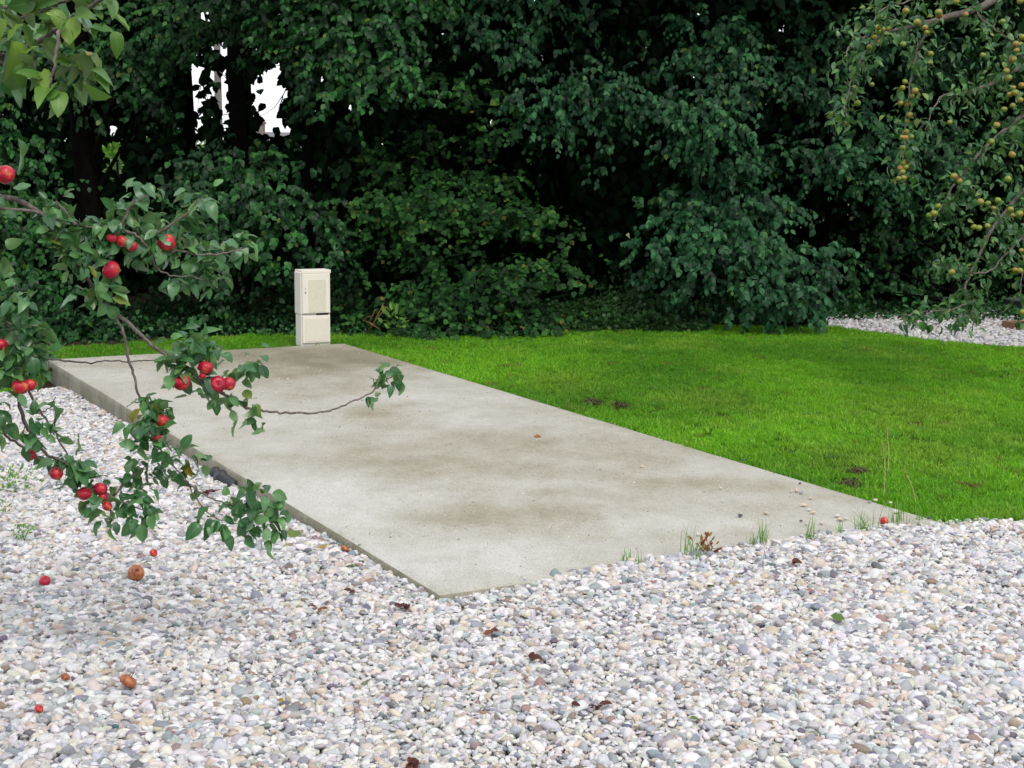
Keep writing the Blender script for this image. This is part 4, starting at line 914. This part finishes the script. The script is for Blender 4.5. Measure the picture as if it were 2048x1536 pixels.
for pts, D, rad, st_ in RL:
    P_ = limb(pts, D, rad, st_, parent=RT, jit=0.004); BR.append(P_)
    for j, p in enumerate(P_):
        q = project(np.array(p)[None]); 
        if q[0][0] > 2400: continue
        if random.random() < 0.8: lr.rosette(p + Vector((random.gauss(0,.03), random.gauss(0,.05), random.gauss(0,.03))), 7, 0.085, 0.062, special=0.05)
RC = [(1700,60,40,14),(1740,40,44,14),(1790,40,44,16),(1720,110,40,14),(1690,140,30,10),(1700,190,26,10),(1680,240,14,4),(1790,90,50,14),(1850,80,46,14),(1840,130,40,12),(1820,180,30,10),(1880,150,50,12),(1920,90,50,14),(1960,60,46,14),(2010,30,40,16),(1990,110,46,14),(2030,100,34,12),(1940,200,50,12),(1890,230,44,10),(1840,240,30,8),(1830,300,24,6),(1800,370,10,4),(1990,210,46,14),(2030,180,34,12),
 (2030,260,34,16),(1980,300,46,16),(1930,300,46,12),(1910,350,40,12),(1870,400,26,9),(1880,440,24,9),(1950,380,46,16),(2010,350,40,18),(1990,420,46,16),(2035,420,26,14),(1930,440,44,13),(1970,480,40,14),(1940,520,26,9),(1900,530,26,8),(1880,510,18,5),(2020,490,40,15),(2040,540,26,12),(1995,540,34,10),(1960,580,20,8),(1935,600,22,8),(1850,622,22,6),(1890,612,22,7),(1925,640,16,8),(1832,640,8,3),(2045,600,14,6),(2040,640,10,5),
 (1810,0,44,12),(1880,-10,44,14),(1770,10,36,8),(1960,-30,60,16),(2100,50,70,30),(2120,200,70,34),(2120,350,70,34),(2110,500,60,26),(2200,100,90,40),(2220,300,90,40),(2050,-60,80,26)]
for cx_, cy2, rp_, n_ in RC:
    D = 10.1 + (0.3 if cx_ > 2000 else 0) + random.uniform(-.2, .3); lr.rosette(atD(cx_, cy2, D), int(n_*(1.7 if cy2 < 330 else 1.15)), rp_/FPX*D*1.05, 0.056, special=0.05)
for i in range(120):
    p = np.array([6.5, 11.3, 3.6]) + lr.r.normal(0, 1, 3)*np.array([0.9, 0.9, 0.9])
    q = project(p[None])
    if 0 < q[0][0] < 2120 and q[1][0] > -30: continue
    lr.rosette(p, 16, 0.22, 0.065)
lr.build(M['orchard_leaf'], RT, 0.58, 'far', 42)
z5 = [(855,90),(1120,100),(1125,125),(1340,118),(1640,172),(1262,10),(1780,10),(630,222),(668,238),(712,232),(630,255),(605,300),(640,338),(565,380),(833,358),(1010,225),(1025,262),(945,180),(1055,435),(957,505),(1480,445),(1745,358),(1752,408),(1722,480),(1800,300),(1668,575),(1685,630),(558,637),(582,683),(370,790),(465,835),(362,995),(848,660),(830,710),(930,735),(905,778),(812,835),(865,840),(890,930),(865,980),(825,1110),(850,1115),(900,1105),(860,1065),(828,1195),(835,1320),(885,1335),(858,1352),(812,1362),(800,1443),(838,1438),(830,1390),(1590,1012),(1650,885),(1725,710),(1790,690),(1695,765),(1740,750),(1780,810),(1720,855),(1545,1145),(1680,1450),(1245,1425),(1210,990),(1715,1250),(1290,1465)]
z6 = [(1115,292),(1045,365),(1085,350),(1458,258),(1520,270),(1600,245),(1565,308),(1702,318),(1720,368),(1775,355),(1516,452),(1448,468),(1408,460),(1228,825),(1740,808),(1778,815),(1790,650),(1800,1150)]
aps = [(x/4.043+1600, y/4.043) for x, y in z5] + [(x/4.043+1600, y/4.043+340) for x, y in z6]
for i, (x, y) in enumerate(aps):
    D = 9.9 + random.uniform(-.12, .05); d = random.uniform(10, 15)
    put_apple(RT, atD(x, y, D), d/FPX*D, APG[i % 2], (random.uniform(-.5,.5), random.uniform(-.5,.5), random.uniform(0,6)), False)

# ------------------------------------------------------------------ electricity cabinet
base = ground(633, 687); az = math.atan2(EU.y, EU.x) - math.pi/2
cab = empty('utility_cabinet', (base.x, base.y, float(hgt(base.x, base.y)) - 0.005), az)
tag(cab, 'cream plastic utility cabinet with algae stained door at the far end of the slab', 'utility cabinet')
zb = -cab.location.z
SCB = 11.75/FPX; Wc = 63*SCB/math.cos(R(20)); Hc = 159*SCB; Dp = 0.15
MB().box(-Wc/2, 0.012, 0, Wc/2, Dp, zb+Hc*0.395).build('lower_body', M['cabinet'], cab, bevel=0.006)
MB().box(-Wc/2-0.004, 0.010, zb+Hc*0.397, Wc/2+0.002, Dp+0.01, zb+Hc*0.975).build('upper_body', M['cabinet'], cab, bevel=0.008)
MB().box(-Wc/2+0.004, -0.004, zb+Hc*0.955, Wc/2+0.004, Dp+0.016, zb+Hc*1.0).build('roof_cap', M['cabinet'], cab, bevel=0.004)
d1 = MB().box(-Wc/2+0.008, -0.008, zb+Hc*0.415, Wc/2-0.006, 0.009, zb+Hc*0.953).build('upper_door', M['cabinet'], cab, bevel=0.005)
MB().box(-Wc*0.27, -0.0105, zb+Hc*0.43, Wc*0.33, -0.0065, zb+Hc*0.875).build('door_panel', M['cabinet_moss'], d1, bevel=0.003)
lk = MB(); lk.lathe([(0.005,0),(0.005,0.004),(0.003,0.005)], 12, Matrix.Translation((-Wc*0.37, -0.008, zb+Hc*0.70)) @ Matrix.Rotation(R(90), 4, 'X')); lk.box(-Wc*0.37-0.002,-0.0145,zb+Hc*0.70-0.006,-Wc*0.37+0.002,-0.013,zb+Hc*0.70+0.006)
lk.build('lock', M['dark_hole'], d1)
MB().box(-Wc*0.372-0.0015,-0.0095,zb+Hc*0.735,-Wc*0.372+0.0015,-0.007,zb+Hc*0.765).build('keyhole_cover', M['dark_hole'], d1)
d2 = MB().box(-Wc/2+0.010, -0.004, zb+0.006, Wc/2-0.006, 0.011, zb+Hc*0.385).build('lower_door', M['cabinet'], cab, bevel=0.005)
MB().box(-Wc*0.40, -0.0065, zb+Hc*0.03, Wc*0.42, -0.0025, zb+Hc*0.345).build('door_panel', M['cabinet_moss_thin'], d2, bevel=0.003)
MB().box(Wc*0.02, -0.003, zb+Hc*0.390, Wc*0.42, 0.013, zb+Hc*0.410).build('gap_shade_strip', M['dark_hole'], cab)  # solid dark strip standing in for the shade between the doors

# ------------------------------------------------------------------ black pipe end beside the slab
p = gpt(432, 948, 0.015); pr = empty('drain_pipe', p); tag(pr, 'black plastic drain pipe end half buried in pebbles against the slab edge', 'pipe')
ax = (gpt(520, 1010) - gpt(425, 945)).normalized()
rot = ax.to_track_quat('Z', 'Y').to_matrix().to_4x4()
mb = MB(); mb.lathe([(0.0,0.006),(0.03,0.004),(0.036,0),(0.04,-0.004),(0.04,0.03),(0.033,0.035),(0.03,0.035),(0.03,0.34),(0.0,0.34)], 24, rot); mb.build('pipe', M['black_plastic'], pr, True)
mb = MB(); mb.lathe([(0.042,0.10),(0.044,0.11),(0.044,0.15),(0.042,0.16)], 24, rot); mb.build('collar', M['black_plastic'], pr, True)

# ------------------------------------------------------------------ right: black tub and timber edge
p = gpt(2038, 634); tb = empty('black_tub', p); tag(tb, 'black plastic tub standing in the shade at the far right edge of the gravel', 'tub')
s_ = 13.5/FPX
mb = MB(); mb.lathe([(24*s_,0),(28*s_,0.003),(37*s_,38*s_),(39*s_,38.5*s_),(39*s_,43*s_),(36.5*s_,43*s_),(35*s_,40*s_),(27*s_,0.02),(0.01,0.02)], 28); mb.build('body', M['black_plastic'], tb, True)
p1, p2 = gpt(2003, 657), gpt(2200, 690); q1 = p1 + Vector((0.25,1.0,0)).normalized()*0.5
e1 = empty('raised_bed', p1); tag(e1, 'low raised bed with mossy orange brown edging boards beside the black tub', 'raised bed')
v = (p2-p1); v.z = 0; Lb = v.length; an = math.atan2(v.y, v.x); H_ = 18*13/FPX
Mx = Matrix.Rotation(an, 4, 'Z')
MB().box(0,0,-0.04,Lb,0.04,H_,Mx).build('front_board', M['timber'], e1, bevel=0.004)
MB().box(-0.0,0.043,-0.04,0.04,1.2,H_*0.97,Mx).build('side_board', M['timber'], e1, bevel=0.004)
MB().box(0.043,0.043,-0.04,Lb,1.2,H_*0.9,Mx).build('soil', M['soil'], e1)

# ------------------------------------------------------------------ beyond the hedge: field shrubs, poles and a house
r_ = np.random.default_rng(77)
def far_shrub(label, px, Y, ax, h, n, seed, mat='weed'):
    r = np.random.default_rng(seed); b = atY(px, 300, Y); z0 = float(hgt(b.x, Y)); root = empty('field_shrub', (b.x, Y, z0)); tag(root, label, 'shrub', 'shrubs beyond the hedge')
    u = unit(r.normal(size=(n, 3)))*(r.random((n, 1))**0.4); P = u*np.array([ax, ax, h/2]) + np.array([0, 0, h/2])
    L = r.uniform(0.12, 0.22, n); link('crown', leaves('crown', P, u+np.array([0,0,-.3]), u+np.array([0,-.3,1]), L, L*.7, r.random(n), 'far', .1, .3, seed), M[mat], root)
    MB().tube([(0,0,-0.05),(0.05,0,h*.4),(0,0,h*.7)], [.08,.06,.02], 8).build('trunk', M['bark_dark'], root, True)
far_shrub('yellow green field shrub seen right of the thick ivy clad trunk', 225, 27, 1.1, 1.9, 2600, 81)
far_shrub('leafy field shrub under the left part of the sky gap', 350, 30, 1.6, 1.95, 2600, 82)
far_shrub('dark field shrub below the chimney in the sky gap', 560, 34, 2.2, 1.6, 2800, 83, 'bush')
far_shrub('pale green shrub at the far left of the field', 90, 30, 1.6, 1.8, 2400, 84)
def pole(name, label, px, ytop, ybot, Y, wpx, mat):
    b = atY(px, ybot, Y); t = atY(px, ytop, Y); z0 = float(hgt(b.x, Y)); o = empty(name, (b.x, Y, z0)); tag(o, label, 'pole' if name != 'pale_tree_trunk' else 'tree')
    rd = wpx/2/FPX*Y; P_, q = catmull([(0,0,-0.1),(0.01,0,(t.z-z0)*.4),(0,0,t.z-z0)], [rd*1.15, rd, rd*.8], 4)
    MB().tube(P_, q, 10).build('pole' if name != 'pale_tree_trunk' else 'trunk', M[mat], o, True); return o
po = pole('utility_pole', 'pale concrete utility pole seen through the sky gap left of the dark trunk', 437, -60, 270, 30, 15, 'bark_pale')
b = MB(); b.box(-0.6,-0.05,0,0.6,0.05,0.1, Matrix.Translation((0,0,atY(437,-60,30).z-po.location.z-0.5))); b.build('crossarm', M['bark_pale'], po)
fp = pole('fence_post', 'short pale wooden post standing in the field right of the thick ivy clad trunk', 236, 322, 372, 21, 7, 'bark_pale')
b = MB(); b.lathe([(0.03,0),(0.03,0.015),(0.01,0.03)], 10, Matrix.Translation((0,0,atY(236,322,21).z-fp.location.z))); b.build('cap', M['bark_pale'], fp)
# house
Y = 70.0; hl = atY(505, 285, Y); hr_ = atY(700, 300, Y); ridge = atY(560, 262, Y).z; eave = atY(560, 292, Y).z; g0 = float(hgt(hl.x, Y))
hs = empty('house', (hl.x, Y, g0)); tag(hs, 'distant house with slate roof and brick chimney seen through the sky gap', 'house')
Wd = hr_.x - hl.x; zr = ridge - g0; ze = eave - g0; wm = MB()
wm.box(0.2,0.2,-0.5,Wd-0.2,6.2,ze); wm.add([(0.2,0.2,ze),(0.2,6.2,ze),(0.2,3.2,zr-0.15)],[(0,1,2)]); wm.add([(Wd-.2,0.2,ze),(Wd-.2,6.2,ze),(Wd-.2,3.2,zr-.15)],[(0,2,1)]); wm.build('wall', M['wall'], hs)
rf = MB(); rf.add([(0,-.2,ze-.1),(Wd,-.2,ze-.1),(Wd,3.2,zr),(0,3.2,zr),(0,6.6,ze-.1),(Wd,6.6,ze-.1),(0,-.2,ze-.22),(Wd,-.2,ze-.22),(Wd,3.2,zr-.12),(0,3.2,zr-.12),(0,6.6,ze-.22),(Wd,6.6,ze-.22)],[(0,1,2,3),(3,2,5,4),(7,6,9,8),(8,9,10,11),(0,3,9,6),(3,4,10,9),(1,7,8,2),(2,8,11,5),(0,6,7,1),(4,5,11,10)])
ro = rf.build('roof', M['roof'], hs)
ch = MB(); cx0 = atY(506,250,Y+3.2).x-hl.x; cx1 = atY(529,250,Y+3.2).x-hl.x; zt = atY(516,243,Y+3.2).z-g0
ch.box(cx0+0.04,2.8,ze,cx1-0.04,3.6,zt-.12); ch.box(cx0-0.02,2.74,zt-.117,cx1+0.02,3.66,zt); ch.build('chimney', M['brick'], ro)
pt = MB(); pt.lathe([(0.12,0),(0.1,0.28),(0.12,0.3),(0.08,0.3),(0.08,0.05)],12,Matrix.Translation(((cx0+cx1)/2,3.2,zt+.003))); pt.build('chimney_pot', M['pot'], ro)
for k in range(2):
    f = MB(); x = 1.0+k*2.2; f.box(x,0.12,ze-1.5,x+0.9,0.197,ze-0.4); fo = f.build('window', M['white'], hs); g = MB(); g.box(x+.08,0.1,ze-1.42,x+.82,0.117,ze-.48); g.build('pane', M['glass'], fo)

# ------------------------------------------------------------------ fallen apples
def fallen(px, py, d, mat, rot, label, mesh_seed=0, squash=0.86, dent=0, onslab=False):
    p = ground(px, py, 0.0) if onslab else gpt(px, py, 0.012)
    D = -(Matrix(MC).transposed() @ (p - CAM)).z; dia = d/FPX*D
    me = apple_mesh('fallen_apple', 0.5, 50+mesh_seed, squash, 28, dent); me.materials.append(M[mat])
    o = bpy.data.objects.new('fallen_apple', me); COL.objects.link(o)
    o.location = p + Vector((0, 0, dia*0.38)); o.scale = (dia,)*3; o.rotation_euler = rot
    tag(o, label, 'apple', 'fallen apples'); 
    c = bpy.data.objects.new('calyx', CALYX); COL.objects.link(c); c.parent = o
    c = bpy.data.objects.new('stalk', STALK); COL.objects.link(c); c.parent = o
fallen(272, 1158, 33, 'rot_apple', (0.9,0.2,0.4), 'round orange brown rotting apple on the gravel left of the slab corner', 1, 0.92, 0.25)
fallen(90, 1170, 22, 'red_apple', (0.4,0.3,0), 'small bright red fallen apple at the far left of the foreground gravel', 2)
fallen(307, 1112, 16, 'red_apple', (0.8,0.2,1), 'tiny pink red fallen apple just below the lowest hanging branch', 3)
fallen(257, 1376, 36, 'rot_apple', (0.3,0.5,1), 'flattened reddish brown rotten apple on the gravel near the bottom left', 4, 0.6, 0.3)
fallen(131, 1360, 18, 'rot_apple', (0.3,0.1,1), 'small dark shrivelled apple half hidden left of the flattened rotten one', 5, 0.7)
fallen(78, 1424, 18, 'red_apple', (0.6,0.1,1), 'small dull red apple sunk between pebbles near the lower left corner', 6, 0.7)
fallen(1768, 1048, 17, 'red_apple', (0.4,0.4,1), 'red and yellow fallen apple at the front right end of the slab edge', 7, 0.9, 0, True)
fallen(690, 1104, 20, 'rot_apple', (0.4,0.4,1), 'rusty brown rotten apple against the left edge of the slab', 8, 0.5)

# grit washed over the slab
n = 9000; u_, v_ = rng.random(n), rng.random(n); k = rng.random(n) < 0.25 + 0.9*np.clip(fbm(u_*6, v_*4+3, 3)-0.35, 0, 1)*2.4; u_, v_ = u_[k], v_[k]; n = len(u_)
bl = lambda i: (N_[i]*(1-u_)*(1-v_) + FL[i]*u_*(1-v_) + R_[i]*(1-u_)*v_ + FR[i]*u_*v_)
x, y = bl(0), bl(1); s_ = 0.004*np.exp(rng.normal(0, .4, n)); s_[rng.random(n) < 0.02] *= 2.4
gp = np.array([(0.66,0.62,0.54),(0.6,0.5,0.38),(0.45,0.42,0.38),(0.22,0.18,0.14)])[rng.integers(0, 4, n)]
tag(scatter('grit', np.stack([x, y, 0.0015 + 0*x + 0.006*(fbm(x*1.1, y*1.1, 3)-0.5)], 1), rng.uniform(-.3, .3, (n, 3))*np.array([1,1,20]), np.stack([s_]*3, 1), rng.integers(0, 14, n), gp, protos, M['pebble']), 'fine pale grit washed over the concrete slab', 'grit', kind='stuff')
# ------------------------------------------------------------------ loose stones on the slab
random.seed(12)
def stone(px, py, d, col, label):
    p = ground(px, py, 0.004); D = (p-CAM).length; me = pebble_mesh(random.randrange(50), 3)
    m = stone_mats.get(col)
    if m is None:
        nt_ = NT('stone_' + col); n = nt_.noise(60, 4, 0.6, nt_.coords('Object')); c0 = SC[col]
        nt_.pbr(nt_.ramp(n, [(0.35, tuple(v*0.7 for v in c0)), (0.65, c0)]), 0.6, 0.4); m = stone_mats[col] = nt_.m
    me.materials.append(m)
    o = bpy.data.objects.new('loose_stone', me); COL.objects.link(o); s = d/FPX*D
    o.location = p + Vector((0,0,s*0.22)); o.scale = (s,)*3; o.rotation_euler = (random.uniform(-.2,.2), random.uniform(-.2,.2), random.uniform(0,6.28))
    tag(o, label, 'stone', 'loose stones on the slab')
stone_mats = {}; SC = {'white': (0.62,0.6,0.57), 'cream': (0.6,0.48,0.36), 'grey': (0.28,0.29,0.33), 'dark': (0.06,0.065,0.09), 'brown': (0.3,0.17,0.1)}
for a in [(1480,1033,12,'dark','dark blue loose stone alone on the front right part of the slab'),(1441,977,8,'white','small white stone alone in the middle right of the slab'),(1446,1003,7,'white','tiny white stone just below the small white one on the slab'),
 (1533,1028,12,'cream','flat cream stone right of the dark blue one on the slab'),(1600,968,8,'dark','dark stone close to the lawn edge of the slab'),(1593,983,12,'cream','cream stone in the middle of the trio near the lawn edge'),(1582,984,6,'white','tiny pale stone at the left of the trio near the lawn edge'),(1602,987,10,'grey','grey stone at the right of the trio near the lawn edge'),
 (1621,998,8,'cream','little cream stone below the trio on the slab'),(1607,1012,13,'cream','rounded pinkish cream stone between the trio and the slab edge'),(1618,1021,9,'white','white stone under the pinkish cream one on the slab'),(1626,1027,12,'cream','flat cream stone lowest of the middle row on the slab'),
 (1675,1034,13,'white','large white stone near the front right end of the slab'),(1681,1041,14,'cream','broad cream stone touching the large white one'),(1691,1039,10,'white','white stone right of the broad cream one'),(1602,1043,7,'dark','small dark stone near the front edge below the cream stones'),
 (1613,1050,9,'cream','cream stone near the front edge beside a grass tuft'),(1643,1048,10,'cream','pale brown stone on the slab near its front edge'),(1739,1005,9,'grey','grey stone at the lawn side near the slab end'),(1751,1002,11,'cream','cream stone at the lawn side near the slab end'),(1781,1007,9,'white','white stone at the lawn side rim of the slab'),
 (1793,1026,15,'white','large white stone beside the red and yellow fallen apple'),(1858,1038,10,'dark','dark grey stone at the pointed right end of the slab'),(1482,1090,14,'grey','blue grey stone on the front edge between two grass tufts'),(1396,1071,11,'white','pale flat stone left of the rusty weed on the slab'),
 (1445,1098,9,'white','white stone right of the rusty weed on the slab edge'),(1284,934,8,'cream','pinkish stone alone in the middle of the slab'),(1487,922,8,'dark','small dark stone at the lawn side, middle of the slab'),(1700,1060,12,'white','white stone at the front edge left of the leafy grass tuft'),(1640,1064,10,'grey','grey stone on the front edge beside the round green tuft')]:
    stone(*a)

# ------------------------------------------------------------------ single fallen leaves
def fallen_leaf(px, py, d, mat, label, tint=0.5, onslab=False, n=1, name='fallen_leaf', curl=0.5):
    p = ground(px, py, 0.006) if onslab else gpt(px, py, 0.03); D = (p-CAM).length; L = d/FPX*D
    r = np.random.default_rng(int(px*7+py)); P = np.array(p)[None] + r.normal(0, L*.25, (n, 3))*np.array([1,1,.2]); a = r.uniform(0, 6.28, n)
    if n == 1: a = np.array([r.choice([0.2, 2.9, 3.4, -0.3])])
    Dv = np.stack([np.cos(a), np.sin(a), r.uniform(0,.3,n)], 1); Nn = np.stack([r.normal(0,.3,n), r.normal(-.2,.3,n), np.ones(n)], 1); Ls = np.full(n, L)
    P = P - Dv*L*0.5
    me = leaves(name, P-np.array(p), Dv, Nn, Ls, Ls*.6, np.clip(tint+r.normal(0,.1,n),0,1), 'near', 0.35, curl, int(px), .12); o = link(name, me, M[mat]); o.location = p
    tag(o, label, 'leaf', 'fallen leaves')
for a in [(712,1127,30,'green_litter','single green leaf on the pebbles beside the left edge of the slab',0.6),(1665,1237,32,'green_litter','single dark green leaf on the right part of the foreground gravel',0.3),(1393,1432,26,'green_litter','olive green leaf on the gravel near the bottom, right of centre',0.5),
 (1425,1170,20,'green_litter','small green leaf on the gravel below the rusty weed',0.3),(643,1093,20,'litter','yellow orange leaf leaning against the left side of the slab',1.0),(1151,1405,20,'litter','dark maroon scrap of leaf on the gravel near the bottom centre',0.0),(600,1067,34,'green_litter','pale green leaf just below the tip of the lowest branch',0.8),(560,1398,16,'litter','yellow leaf scrap on the bottom left gravel',0.95)]:
    fallen_leaf(*a)
fallen_leaf(1066, 872, 18, 'litter', 'curled orange brown leaf lying on the middle of the slab', 0.6, True)
for a in [(803,1210,24,'litter','dark crumpled dead leaf close to the near corner of the slab',0.05,False,4),(1075,1310,24,'litter','dark crumpled dead leaf in the middle of the gravel below the slab',0.15,False,3),(820,1524,30,'litter','crumpled maroon leaf at the bottom edge of the picture',0.1,False,4),
 (700,1182,20,'litter','reddish dead leaf left of the near corner of the slab',0.2,False,2),(1200,1408,26,'litter','crumpled dead leaf cluster on the bottom gravel, right of the maroon scrap',0.15,False,3),(1597,1123,22,'litter','brown wispy dead leaf below the front edge of the slab',0.3,False,3),(640,1215,20,'litter','brown dead leaf on the gravel left of the slab corner',0.35,False,3),(425,983,22,'litter','dark dead leaf beside the black pipe end',0.1,False,3),
 (985,1262,24,'litter','tan dead leaf on the gravel below the near corner of the slab',0.5,False,3)]:
    fallen_leaf(*a)

# ------------------------------------------------------------------ weeds and grass tufts along the slab edge
def blades(name, px, py, hpx, n, spread_px, mat, label, cat, seed, wide=0.0017, lean=0.6, onslab=False):
    p = ground(px, py, 0) if onslab else gpt(px, py); D = (p-CAM).length; s = D/FPX; r = np.random.default_rng(seed); mb = MB(); T = []
    for i in range(n):
        x, y = r.normal(0, spread_px*s*.4), r.normal(0, spread_px*s*.3); Hh = hpx*1.25*s*r.uniform(.4, 1.0); d = r.uniform(0, 6.28); le = abs(r.normal(0, lean)); dx, dy = math.cos(d)*le, math.sin(d)*le; pv = []
        for t in (0,.25,.5,.75,1): pv.append(Vector((x+dx*Hh*t*t, y+dy*Hh*t*t, Hh*t*(1-.2*le*t))))
        wv = Vector((math.cos(d+1.2), math.sin(d+1.2), 0))*wide; V = []
        for q, k in zip(pv[:4], (.8,1,.9,.6)): V += [q-wv*k, q+wv*k]
        V.append(pv[4]); mb.add(V, [(0,1,3,2),(2,3,5,4),(4,5,7,6),(6,7,8)]); T += [r.random()]*9
    me = mb.mesh(name); a = me.attributes.new('tint', 'FLOAT', 'POINT'); a.data.foreach_set('value', np.array(T, np.float32))
    o = link(name, me, M[mat]); o.location = p; tag(o, label, cat, 'weeds along the slab'); return o
for i, a in enumerate([(1262,1130,34,26,34,'low sprawling grass tuft at the front slab edge, nearest the corner'),(1380,1112,60,22,26,'tall grass tuft at the front slab edge just left of the rusty weed'),(1395,1125,30,14,14,'short grass tuft at the base of the rusty weed'),
  (1503,1092,44,14,20,'thin grass tuft on the front slab edge right of the blue grey stone'),(1524,1090,52,18,12,'upright grass tuft with dark tip on the front slab edge'),(1622,1078,46,12,12,'slender grass tuft rising from the round green cushion'),
  (1678,1070,34,10,12,'sparse grass tuft on the slab edge left of the leafy one'),(1720,1066,46,30,16,'dense leafy grass tuft left of the fallen apple on the slab'),(1742,1062,46,12,18,'thin grass blades right of the dense leafy tuft'),(1798,1050,46,30,34,'wide feathery grass tuft behind the fallen apple'),(1842,1046,30,10,14,'last small grass tuft before the pointed slab end')]):
    blades('grass_tuft', a[0], a[1], a[2], a[3], a[4], 'weed', a[5], 'grass tuft', 700+i)
def leafy(name, label, cat, px, py, wpx, hpx, n, Lpx, mat, seed, group=None, up=0.5):
    p = gpt(px, py); D = (p-CAM).length; s = D/FPX; r = np.random.default_rng(seed); root = empty(name, p); tag(root, label, cat, group)
    P = np.stack([r.normal(0, wpx*s*.28, n), r.normal(0, wpx*s*.22, n), r.uniform(0.15, 1, n)*hpx*s], 1); Dv = unit(P*np.array([1,1,.3]) + r.normal(0,.02,(n,3))) + np.array([0,0,up]) + r.normal(0,.3,(n,3)); Nn = r.normal(0,.5,(n,3)) + np.array([0,-.5,1.]); L = Lpx*s*r.uniform(.6,1.3,n)
    link('foliage', leaves('foliage', P, Dv, Nn, L, L*.45, r.random(n), 'far', .1, .3, seed), M[mat], root)
    st_ = MB()
    for i in range(4): 
        a = Vector((r.normal(0, wpx*s*.05), 0, -0.01)); b = Vector(P[int(r.integers(n))]); st_.tube([a, (a+b)/2 + Vector((0.004,0,0.004)), b], [0.0022,.0018,.001], 5)
    st_.build('stem', M['dry_stem'] if mat == 'red_weed' else M['weed'], root)
leafy('rusty_weed', 'rust red leafy weed growing at the front edge of the slab', 'weed', 1412, 1110, 34, 36, 46, 13, 'red_weed', 801, 'weeds along the slab')
leafy('green_cushion', 'round light green moss cushion on the front slab edge', 'weed', 1619, 1080, 20, 9, 90, 5, 'weed', 802, 'weeds along the slab')
leafy('gravel_weed', 'feathery green weed in the gravel at the far left, upper one', 'weed', 30, 985, 90, 46, 130, 10, 'weed', 803, 'weeds in the gravel')
leafy('gravel_weed', 'small feathery green weed in the gravel at the far left, below the larger patch', 'weed', 44, 1088, 34, 36, 60, 9, 'weed', 804, 'weeds in the gravel')
leafy('gravel_weed', 'tiny weed sprig in the gravel left of the round rotting apple', 'weed', 10, 1030, 26, 26, 26, 8, 'weed', 805, 'weeds in the gravel')
leafy('corner_weed', 'dark weeds at the far left corner of the slab', 'weed', 40, 765, 110, 60, 260, 14, 'bush', 806, 'weeds in the gravel')
leafy('corner_weed', 'second patch of weeds left of the far slab corner', 'weed', -40, 750, 130, 80, 260, 14, 'bush', 807, 'weeds in the gravel')
leafy('ivy_sprig', 'dark ivy sprig at the foot of the slab side near the far corner', 'weed', 176, 800, 20, 12, 30, 9, 'bush', 808, 'weeds in the gravel')
leafy('leafy_sapling', 'small bright leafed sapling at the hedge foot right of the cream cabinet', 'sapling', 792, 672, 46, 56, 60, 17, 'weed', 809, None, 0.1)
for i, (a, lb) in enumerate([((1430,652,26,18,60), 'small weed clump at the back edge of the lawn, left one'),((1700,632,34,34,70),'weed sprig in the shade at the left end of the gravel path'),((1240,655,30,20,60),'small weed clump at the back edge of the lawn, right of the hazel')]):
    leafy('shade_weed', lb, 'weed', a[0], a[1], a[2], a[3], a[4], 10, 'bush', 820+i, 'weeds at the hedge foot')
# dry stems by the hedge
p = gpt(735, 672); ds = empty('dry_twigs', p); tag(ds, 'bare orange brown dry twigs leaning at the hedge foot right of the cabinet', 'twigs')
for a, b in [((730,670),(775,612)),((727,640),(760,660)),((738,668),(768,606)),((735,655),(752,618)),((728,642),(742,632))]:
    A = atY(a[0], a[1], p.y); B_ = atY(b[0], b[1], p.y-0.1); mid = (A+B_)/2 + Vector((0,0,0.012)); MB().tube([A-p, mid-p, B_-p], [0.005,.004,.002], 6).build('twig', M['dry_stem'], ds, True)
# seed stalks on the lawn edge
for (x0_, y0_, x1_, y1_, lb) in [(1767,1000,1765,885,'tall straw coloured seed stalk on the lawn beside the slab, left one'),(1833,1012,1808,940,'leaning straw coloured grass stalk on the lawn near the slab end'),(1775,950,1773,858,'straw coloured seed head stalk just right of the tall one')]:
    p = gpt(x0_, y0_); q = atY(x1_, y1_, p.y); o = empty('seed_stalk', p); tag(o, lb, 'grass stalk', 'seed stalks')
    mb = MB(); P_, r2 = catmull([(0,0,0), (q-p)*0.5+Vector((0.01,0,0.005)), q-p], [0.0016,.0013,.001], 5); mb.tube(P_, r2, 5); mb.build('stalk', M['straw'] if 'straw' in M else M['dry_stem'], o, True)
    hd = MB()
    for k in range(14): t = 0.8+0.2*k/14; c = (q-p)*t; hd.tube([c, c+Vector((random.uniform(-.006,.006), random.uniform(-.006,.006), .009))], [0.002,.0006], 4)
    hd.build('seed_head', M['dry_stem'], o)
# mole hills / worn mud clumps
for i, (px, py, wd, lb) in enumerate([(1185,806,30,'bare muddy clump at the lawn edge nearest the middle of the slab'),(1240,813,22,'small muddy clump right of the first one on the lawn edge'),(1716,945,22,'dry brown clump on the lawn near the slab end, upper one'),(1704,972,36,'dry brown clump on the lawn near the slab end, lower one')]):
    p = gpt(px, py); s = (p-CAM).length/FPX; r = np.random.default_rng(900+i); n = 160
    P = r.normal(0, 1, (n, 3))*np.array([wd*s*.35, wd*s*.5, 0.008]); P[:, 2] = np.abs(P[:, 2])+0.004; Dv = r.normal(0,1,(n,3)); Dv[:,2] = np.abs(Dv[:,2])*.4; L = r.uniform(.012,.035,n)
    o = link('mud_clump', leaves('mud_clump', P, Dv, r.normal(0,1,(n,3))+np.array([0,0,1.]), L, L*.35, r.random(n)*.6, 'far', .1, .3, i), M['mud']); o.location = p; tag(o, lb, 'mud clump', 'mud clumps on the lawn')
